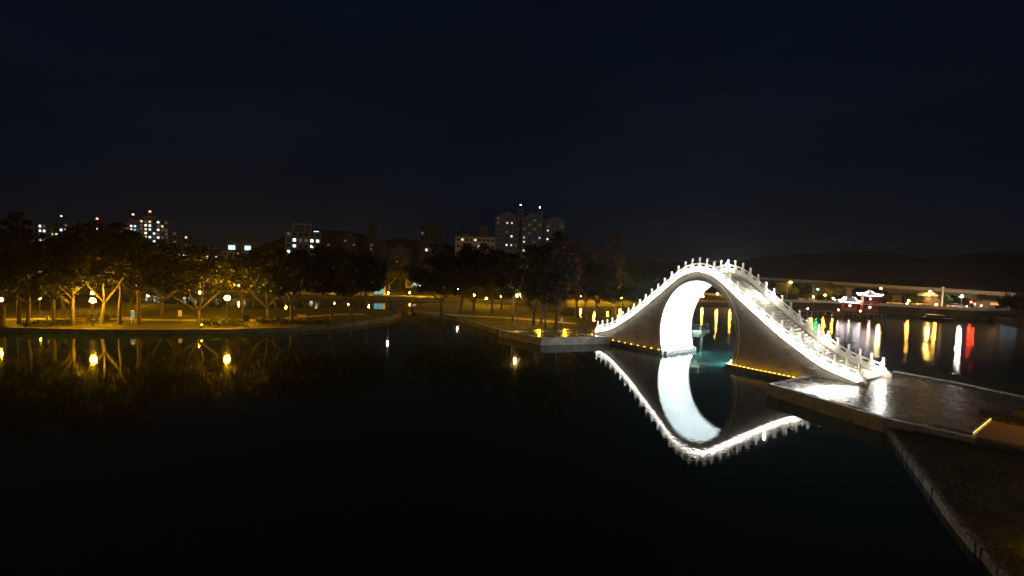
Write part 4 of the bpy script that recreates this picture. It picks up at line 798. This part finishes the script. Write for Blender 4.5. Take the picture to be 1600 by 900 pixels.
# ================================================================ PAVILIONS ON THE LAKE
def roof_mesh(a, z0, h, up_, top):
    mb = MB(); N = 8; rings = []
    for lv in range(7):
        u = lv/6; w = a*(1-u)**1.35*(1-top)+a*top; zz_ = z0+h*u**1.25; r = []
        for sd in range(4):
            for k in range(N):
                q = -1+2*k/N; x, y = (q*w, -w); c = abs(q)**4; e = up_*c*(1-u)**3; x *= 1+.06*c*(1-u); yy = y*(1+.06*c*(1-u)); an_ = sd*math.pi/2; r.append((x*math.cos(an_)-yy*math.sin(an_), x*math.sin(an_)+yy*math.cos(an_), zz_+e))
        rings.append(r)
    n = len(rings[0]); v = [p for r in rings for p in r]; f = []
    for l in range(6):
        for k in range(n): f.append((l*n+k, l*n+(k+1) % n, (l+1)*n+(k+1) % n, (l+1)*n+k))
    f += [tuple(range(6*n, 7*n)), tuple(range(n))[::-1]]; return mb.add(v, f), rings
def pavilion(px, py, w, eave, storeys, sh, label):
    p = G(px, py, 1.0); t = thing('lake_pavilion', label, 'pavilion', (p.x, p.y, 1.0), math.atan2(p.x, p.y)*-1+.25)
    MB().box((0, 0, -.12), (w+1.6, w+1.6, .25)).build('base', M['wood'], t)
    for x in (-1, 1):
        for y in (-1, 1): MB().tube([(x*w*.55, y*w*.55, -2), (x*w*.55, y*w*.55, -.2)], .14, 8).build('pile', M['granite'], t)
    z = 0
    for st in range(storeys):
        for x in (-1, -.33, .33, 1):
            for y in (-1, 1): MB().tube([(x*w/2, y*w/2, z), (x*w/2, y*w/2, z+sh)], .14, 8).build('column', M['red'], t)
        for x in (-.66, .66): MB().box((x*w/2, -w/2, z+sh*.5), (w*.3, .06, sh*.92)).build('screen', M['red'], t)
        for x in (-1, 1): MB().box((x*w/2, 0, z+sh*.5), (.06, w*.6, sh*.9)).build('screen', M['red'], t)
        MB().box((0, -w/2-.1, z+.45), (w, .06, .12)).box((0, -w/2-.1, z+.8), (w, .06, .08)).build('railing', M['white'], t); MB().box((0, 0, z+sh+.08), (w+.5, w+.5, .2)).build('beam', M['white'], t)
        MB().ball((0, -w*.3, z+sh*.7), .2, 8, 6).build('lantern', M['g_int'], t); z += sh+.18
    hh_ = w*(.4 if storeys > 1 else .55); mb, rings = roof_mesh(eave, z+.02, hh_, .45, .12 if storeys > 1 else .5); rf = mb.build('roof', M['tile'], t, smooth=True)
    e_ = rings[0]; mb = MB().tube([Vector(q)+Vector((0, 0, .06)) for q in e_]+[Vector(e_[0])+Vector((0, 0, .06))], .07, 5, False); mb.build('eave_light', M['g_eave'], rf)
    for sd in range(4): MB().tube([Vector(rings[l][sd*8])+Vector((0, 0, .08)) for l in range(7)], .06, 5).build('ridge_light', M['g_eave'], rf)
    MB().lathe([(.25, 0), (.3, .15), (.12, .3), (.16, .45), (.02, .7)], (0, 0, z+hh_), 8).build('finial', M['tile'], rf)
pavilion(1357, 488, 2.9, 2.15, 2, 2.05, 'two-storey red lake pavilion with white-lit upturned eaves'); pavilion(1326, 486, 2.6, 1.9, 1, 2.2, 'single-storey lake pavilion with white-lit hipped roof')
bw = thing('boardwalk', 'low wooden boardwalk with railings on piles linking the lake pavilions', 'boardwalk', G(1300, 488, .9))
o0 = Vector(bw.location); pts = [G(px, py, .9)-o0 for px, py in ((1226, 484), (1262, 487), (1290, 485), (1310, 489), (1344, 491), (1378, 490))]
for a, b in zip(pts, pts[1:]):
    d = b-a; an_ = math.atan2(d.y, d.x); c = (a+b)/2; MB().box((0, 0, -.08), (d.length+.4, 1.6, .16)).build('deck_section', M['wood'], bw, (c.x, c.y, random.uniform(-.004, .004))).rotation_euler = (0, 0, an_); n = max(2, int(d.length/1.6))
    for k in range(n+1):
        q = a.lerp(b, k/n); nn = Vector((-d.y, d.x, 0)).normalized()
        for sg in (-.7, .7): MB().box((0, 0, .42), (.1, .1, .85)).build('railing_post', M['wood'], bw, (q.x+nn.x*sg, q.y+nn.y*sg, 0)); 
        if k % 2 == 0: MB().tube([(0, 0, -2), (0, 0, -.1)], .12, 6).build('pile', M['granite'], bw, (q.x, q.y, 0))
    for sg in (-.7, .7): nn = Vector((-d.y, d.x, 0)).normalized()*sg; MB().tube([a+nn+Vector((0, 0, .82)), b+nn+Vector((0, 0, .82))], .05, 5).build('rail', M['wood'], bw)
for k, (px, py, lb) in enumerate(((1262, 483, 'small lantern on the boardwalk corner near the quay'), (1310, 485, 'small lantern on the boardwalk left of the small pavilion'), (1344, 487, 'small lantern on the boardwalk between the pavilions'))):
    p = G(px, py, 1.7); t = thing('deck_lantern', lb, 'lantern', (p.x, p.y, .9), group='lanterns on the boardwalk'); MB().tube([(0, 0, 0), (0, 0, .8)], .04, 6).build('post', M['metal'], t); MB().lathe([(.05, 0), (.12, .06), (.12, .26), (.03, .34)], (0, 0, .78), 8).build('lantern', M['g_int'], t)
p = G(1463, 499, 0); t = thing('moored_boat', 'dark low boat with flat canopy moored on the open lake', 'boat', (p.x, p.y, 0), -.75)
prof = [(-2.8, -.55), (-2.9, .2), (2.6, .3), (3.4, .35), (2.5, -.5)]; secs = []
mb = MB(); st = [(-2.9, .75), (-1.5, .95), (0, 1), (1.6, .9), (2.7, .5), (3.4, .05)]
ring = lambda x, w: [(x, -w, .38+.03*x*x*.3), (x, -w*.75, -.3), (x, w*.75, -.3), (x, w, .38+.03*x*x*.3)]
for (x0, w0), (x1, w1) in zip(st, st[1:]): a, b = ring(x0, w0), ring(x1, w1); mb.add(a+b, [(0, 4, 5, 1), (1, 5, 6, 2), (2, 6, 7, 3), (3, 7, 4, 0)])
mb.add(ring(*st[0]), [(0, 1, 2, 3)]); mb.build('hull', M['black'], t)
MB().box((-.4, 0, .75), (3.2, 1.5, .7)).build('cabin', M['black'], t); MB().box((-.4, 0, 1.14), (3.8, 1.9, .08)).build('canopy', M['black'], t); MB().ball((.6, -.5, 1.26), .08, 6, 5).build('lamp', glow('boat_red', (1, .05, .08), .6), t); MB().ball((-1.6, -.5, 1.28), .09, 6, 5).build('lamp', glow('boat_pale', (1, .9, .6), .6), t)
# ================================================================ TOWN BEHIND
wfm = MB().box((0, 0, 0), (1, .12, 1)).mesh('window', M['frame']); PANES = {k: MB().box((0, -.07, 0), (.86, .03, .86)).mesh('pane', M[k]) for k in ('pane', 'w_cyan', 'w_white', 'w_warm', 'w_yel', 'w_dim', 'w_blue')}
SILL = MB().box((0, -.1, -.56), (1.1, .25, .1)).mesh('sill', M['frame'])
def block(t, cx, y0, w, d, h, floors, cols, wallm, lit, seed, z0=0, ww=.5, wh=.5, gable=0, pchance=.1):
    g = random.Random(seed); MB().box((cx, y0, z0+h/2), (w, d, h)).build('wall', M[wallm], t); MB().box((cx, y0, z0+h+.15), (w+.5, d+.5, .5)).build('roof', M['wall3'], t); fh_ = h/floors; cw = w/cols
    if gable: MB().add([(cx-w*.42, y0-d/2, z0+h+.4), (cx+w*.42, y0-d/2, z0+h+.4), (cx, y0-d/2, z0+h+.4+gable), (cx-w*.42, y0+d/2, z0+h+.4), (cx+w*.42, y0+d/2, z0+h+.4), (cx, y0+d/2, z0+h+.4+gable)], [(0, 1, 2), (3, 5, 4), (0, 2, 5, 3), (1, 4, 5, 2), (0, 3, 4, 1)]).build('gable', M[wallm], t)
    for fl in range(1, floors): MB().box((cx, y0-d/2-.08, z0+fl*fh_), (w+.1, .16, .22)).build('floor_band', M[wallm], t)
    for x in (-w/2, w/2): MB().box((cx+x, y0-d/2-.1, z0+h/2), (.5, .5, h-.1)).build('corner_pilaster', M[wallm], t)
    for fl in range(floors):
        for c in range(cols):
            x, z = cx-w/2+cw*(c+.5), z0+fh_*(fl+.52); k = lit.get((floors-1-fl, c)) or ('w_dim' if g.random() < pchance else 'pane')
            o = put('window', wfm, t, (x, y0-d/2-.02, z), scale=(cw*ww, 1, fh_*wh)); put('pane', PANES[k], o, (0, 0, 0))
    for c in range(0): pass
def tower(name, label, px0, px1, topy, D, floors, cols, wallm, lit, seed, depth=10, gable=0, yaw=0, extras=(), group=None, z=0.9, pchance=.1, ww=.6, wh=.55):
    pm_ = AT((px0+px1)/2, 400, D); ph_ = math.atan2(pm_.x, D); w = (px1-px0)/F*D*math.cos(ph_*.85); h = AT((px0+px1)/2, topy, D).z-z; yaw = yaw-ph_*.85; t = thing(name, label, 'building', (pm_.x, D, z), yaw, group)
    block(t, 0, depth/2, w, depth, h, floors, cols, wallm, lit, seed, gable=gable, pchance=pchance, ww=ww, wh=wh)
    for ex, ez, ew, m in extras:      # roof structures: centre px, top py, width px
        zt = AT(ex, ez, D).z-z; x = (ex-(px0+px1)/2)/F*D; MB().box((x, depth*.4, (h+zt)/2+.2), (ew/F*D, ew/F*D, max(.5, zt-h))).build('stair_head', M[m], t)
    return t, h, w
def beacon(t, px, py, D, px_mid, h0, m, z=.9):
    zt = AT(px, py, D).z-z; x = (px-px_mid)/F*D; MB().tube([(x, 4, h0), (x, 4, zt-.4)], [.25, .12], 6).build('mast', M['metal'], t); MB().ball((x, 4, zt), .55, 8, 6).build('beacon', M[m], t)
def lits(s_):
    o = {}
    for it in s_.split(): a, b, c = it.split(','); o[(int(a), int(b))] = {'c': 'w_cyan', 'w': 'w_white', 'o': 'w_warm', 'y': 'w_yel', 'b': 'w_blue', 'd': 'w_dim'}[c]
    return o
tower('apartment_block', 'dark apartment block with white and yellow lit windows left of the tall towers', 55, 78, 350, 300, 9, 4, 'wall2', lits('0,1,w 1,2,w 3,1,y 3,2,y 1,1,c 4,0,o 2,0,d 5,3,w'), 1)
t, h, w = tower('apartment_block', 'apartment block topped by a cyan roof light', 79, 106, 348, 310, 9, 4, 'wall2', lits('1,2,c 1,3,c 2,0,o 2,1,y 3,0,y 3,2,w 0,3,d'), 2); MB().ball((1, 3, h+5), .6, 8, 6).build('roof_lamp', M['w_cyan'], t); MB().tube([(1, 3, h), (1, 3, h+4.6)], .2, 6).build('mast', M['metal'], t)
t, h, w = tower('apartment_tower', 'brown tower block with a few cyan windows and a red beacon', 134, 160, 348, 290, 12, 5, 'wall3', lits('1,0,c 1,3,c 3,2,o 5,1,w 6,4,c 4,3,d'), 3, extras=((150, 344, 10, 'wall3'),)); beacon(t, 150, 341, 290, 147, h, 'g_beacon')
t, h, w = tower('apartment_tower', 'tower with a column of cyan and yellow lit windows left of the pale tower', 186, 219, 350, 280, 12, 6, 'wall1', lits('0,3,w 0,4,c 1,2,y 1,3,w 1,4,b 2,2,c 3,3,c 3,4,w 4,2,b 4,3,y 5,3,y 5,4,c 6,1,c 6,4,w 7,2,w 2,0,b 3,0,c 4,0,b 5,0,c'), 4, extras=((207, 343, 10, 'wall1'),)); beacon(t, 206, 334, 280, 202.5, h, 'g_beacon')
t, h, w = tower('apartment_tower', 'tall pale tower with many lit windows and a red beacon mast', 220, 262, 344, 285, 13, 7, 'wall4', lits('0,2,y 0,4,w 1,1,w 1,2,w 2,1,y 2,2,c 3,3,c 4,2,w 4,4,w 4,1,o 5,1,w 5,3,c 5,5,w 6,1,c 6,3,w 7,2,w 7,3,c 8,1,b 8,2,c 9,3,w 2,4,w 3,1,w 6,4,y 7,5,o 1,5,o 8,4,w 0,0,o 5,0,y'), 5, extras=((235, 338, 14, 'wall1'), (250, 341, 12, 'wall1')), pchance=.5); beacon(t, 235, 330, 285, 241, h, 'g_beacon')
tower('apartment_block', 'dim narrow block right of the pale tower', 264, 282, 362, 330, 9, 3, 'wall2', lits('2,1,d'), 6)
t, h, w = tower('apartment_block', 'distant thin block with one warm light near the palm', 288, 300, 368, 360, 8, 2, 'wall3', lits('0,0,o'), 7)
# lit villa behind the palm
pm_ = AT(371, 400, 190); t = thing('lit_villa', 'pale villa with two brightly lit sloping dormers beside the tall palm', 'house', (pm_.x, 190, .9)); zt = AT(371, 393, 190).z-.9
block(t, 0, 5, 14, 10, zt, 5, 5, 'wall4', lits('0,4,w 1,3,w 0,2,o'), 8)
for px, w_ in ((360, 3.6), (385, 3.2)):
    x = (px-371)/F*190; MB().box((x, 4, zt+1.6), (w_, 6, 2.6)).build('dormer', M['wall4'], t); q = MB().box((x, .95, zt+1.7), (w_*.86, .1, 1.9)).build('dormer_window', M['frame'], t); MB().box((x, .88, zt+1.7), (w_*.8, .04, 1.75)).build('pane', M['w_cyan'], q)
    MB().hexa([(x-w_*.65, .4, zt+2.95), (x+w_*.65, .4, zt+2.95), (x+w_*.65, 7.4, zt+2.95), (x-w_*.65, 7.4, zt+2.95)], [(x-w_*.65, .4, zt+3.15), (x+w_*.65, .4, zt+3.6), (x+w_*.65, 7.4, zt+3.6), (x-w_*.65, 7.4, zt+3.15)]).build('dormer_roof', M['wall4'], t)
tower('lit_house', 'low building with glaring white windows glimpsed through the left treetops', 278, 350, 396, 185, 3, 9, 'wall2', lits('0,1,c 0,3,c 1,1,w 1,2,c 0,5,w 1,7,w 0,7,c 2,4,w 0,0,w 1,5,d'), 9, depth=8)
t, h, w = tower('apartment_block', 'boxy block with open roof frame and white windows rising behind the trees', 447, 500, 362, 330, 7, 6, 'wall2', lits('1,1,w 1,2,d 1,4,w 2,1,c 2,4,w 1,5,c 3,0,c 4,2,w'), 10, extras=((463, 352, 7, 'wall3'),)); x0 = (458-473.5)/F*330; x1 = (485-473.5)/F*330; zt = AT(472, 350, 330).z-.9
MB().box(((x0+x1)/2, 2, zt), (x1-x0, 1, .8)).box((x1-.5, 2, (zt+h)/2), (.7, .7, zt-h)).box((x0+.5, 2, (zt+h)/2), (.7, .7, zt-h)).box(((x0+x1)/2+2, 2, (zt+h)/2), (.7, .7, zt-h)).build('roof_frame', M['wall4'], t); MB().box(((492-473.5)/F*330, 0, h+.6), (3.4, .4, .7)).build('roof_light', M['w_cyan'], t)
for (a, b, ty, D, fl, c, wm, lt, sd, lb) in ((504, 522, 380, 360, 8, 3, 'walld', '3,1,o', 11, 'dim block beside the boxy roof-frame building'), (536, 556, 368, 420, 10, 3, 'walld', '2,2,d', 12, 'faint far tower left of the reddish one'), (572, 588, 354, 430, 11, 3, 'walld', '4,1,d', 13, 'faint reddish far tower'), (592, 606, 384, 400, 8, 2, 'walld', '', 14, 'faint low far tower right of the reddish one'), (610, 642, 390, 350, 7, 4, 'walld', '3,1,c', 15, 'faint wide far block with one teal light'), (656, 690, 352, 390, 9, 5, 'walld', '4,1,o 6,2,y', 16, 'faint far tower with stepped top left of the mid-rise')):
    tower('far_tower', lb, a, b, ty, D, fl, c, wm, lits(lt), sd, pchance=.05, extras=(((a+b)/2, ty-7, (b-a)*.45, wm),))
tower('mid_rise', 'mid-rise block with pale floor bands and roof lights left of the triple towers', 712, 772, 370, 240, 7, 9, 'wall4', lits('0,1,y 0,4,y 1,5,w 3,5,w 4,5,w 5,7,d 2,3,d 4,1,d 6,3,y'), 17, extras=((754, 354, 13, 'wall3'), (727, 366, 12, 'wall2')), pchance=.06, ww=.62, wh=.34)
for (a, b, ty, lt, sd, lb, gb) in ((773, 809, 338, '1,2,y 1,3,o 4,3,w 6,2,c 6,3,o 9,3,d', 18, 'widest of three gabled towers, left one', 3.5), (814, 846, 341, '2,0,d 2,2,d 4,0,b 5,0,y 4,3,b 7,0,y 3,1,d 5,2,d', 19, 'middle gabled tower between the two beacon masts', 4.5), (851, 880, 344, '1,0,d 2,0,o 1,3,d 4,0,w 4,2,c 6,3,c', 20, 'gabled tower with warm and white windows beside the rusty treetop', 2.5)):
    tower('gabled_tower', lb, a, b, ty, 370, 14, 4 if b-a < 35 else 5, 'wall2', lits(lt), sd, gable=gb, pchance=.12, group='three gabled towers', ww=.36, wh=.42)
for px, py, a, lb in ((811, 318, 4, 'slim stair tower with pale beacon left of the middle gabled tower'), (841, 322, 4, 'slim stair tower with pale beacon right of the middle gabled tower')):
    t, h, w = tower('stair_tower', lb, px-4, px+4, py+9, 385, 15, 1, 'wall2', {}, 22, depth=6, pchance=0); beacon(t, px, py+1, 385, px, h, 'g_beaconw')
# lit low buildings on the far bank
tower('waterfront_hall', 'low hall with bright white-blue windows glimpsed between the far trees', 636, 706, 429, 168, 2, 8, 'wall4', lits('0,1,w 0,3,c 0,5,c 0,6,c 1,1,c 1,2,w 0,2,d 1,5,c'), 23, depth=8, wh=.6, ww=.7)
tower('waterfront_cafe', 'long single-storey building with a strip of lit windows at the far water edge', 606, 706, 468, 128, 1, 14, 'wall2', lits(' '.join('0,%d,%s' % (k, c) for k, c in ((0, 'w'), (1, 'c'), (2, 'b'), (3, 'c'), (4, 'b'), (6, 'w'), (7, 'w'), (9, 'c'), (10, 'w'), (12, 'w'), (13, 'y')))), 24, depth=6, ww=.8, wh=.6)
pm_ = AT(591, 478, 121.5); t = thing('glowing_kiosk', 'small cyan glowing kiosk at the far pond edge', 'kiosk', (pm_.x, 121.5, .9)); MB().box((0, 1, 1.2), (2.6, 2, 2.4)).build('wall', M['wall4'], t); MB().box((0, 1, 2.5), (3, 2.5, .2)).build('roof', M['wall2'], t); 
for x in (-.62, .62): MB().box((x, -.03, 1.3), (1.1, .08, 1.7)).build('glass_panel', glow('kiosk_cyan', (.4, .95, 1), .5), t)

# ================================================================ NIGHT HAZE
hz = bpy.data.materials.new('night_haze'); hz.use_nodes = True; hn = hz.node_tree; hn.nodes.clear()
pv = hn.nodes.new('ShaderNodeVolumePrincipled'); pv.inputs['Color'].default_value = (.9, .92, .95, 1); pv.inputs['Density'].default_value = .00021; pv.inputs['Anisotropy'].default_value = .75
ho = hn.nodes.new('ShaderNodeOutputMaterial'); hn.links.new(pv.outputs[0], ho.inputs['Volume'])
hb = MB().box((0, 560, 52), (3800, 1440, 110)).build('haze', hz); tag(hb, 'thin night haze hanging over the lake and town', 'haze', kind='stuff')
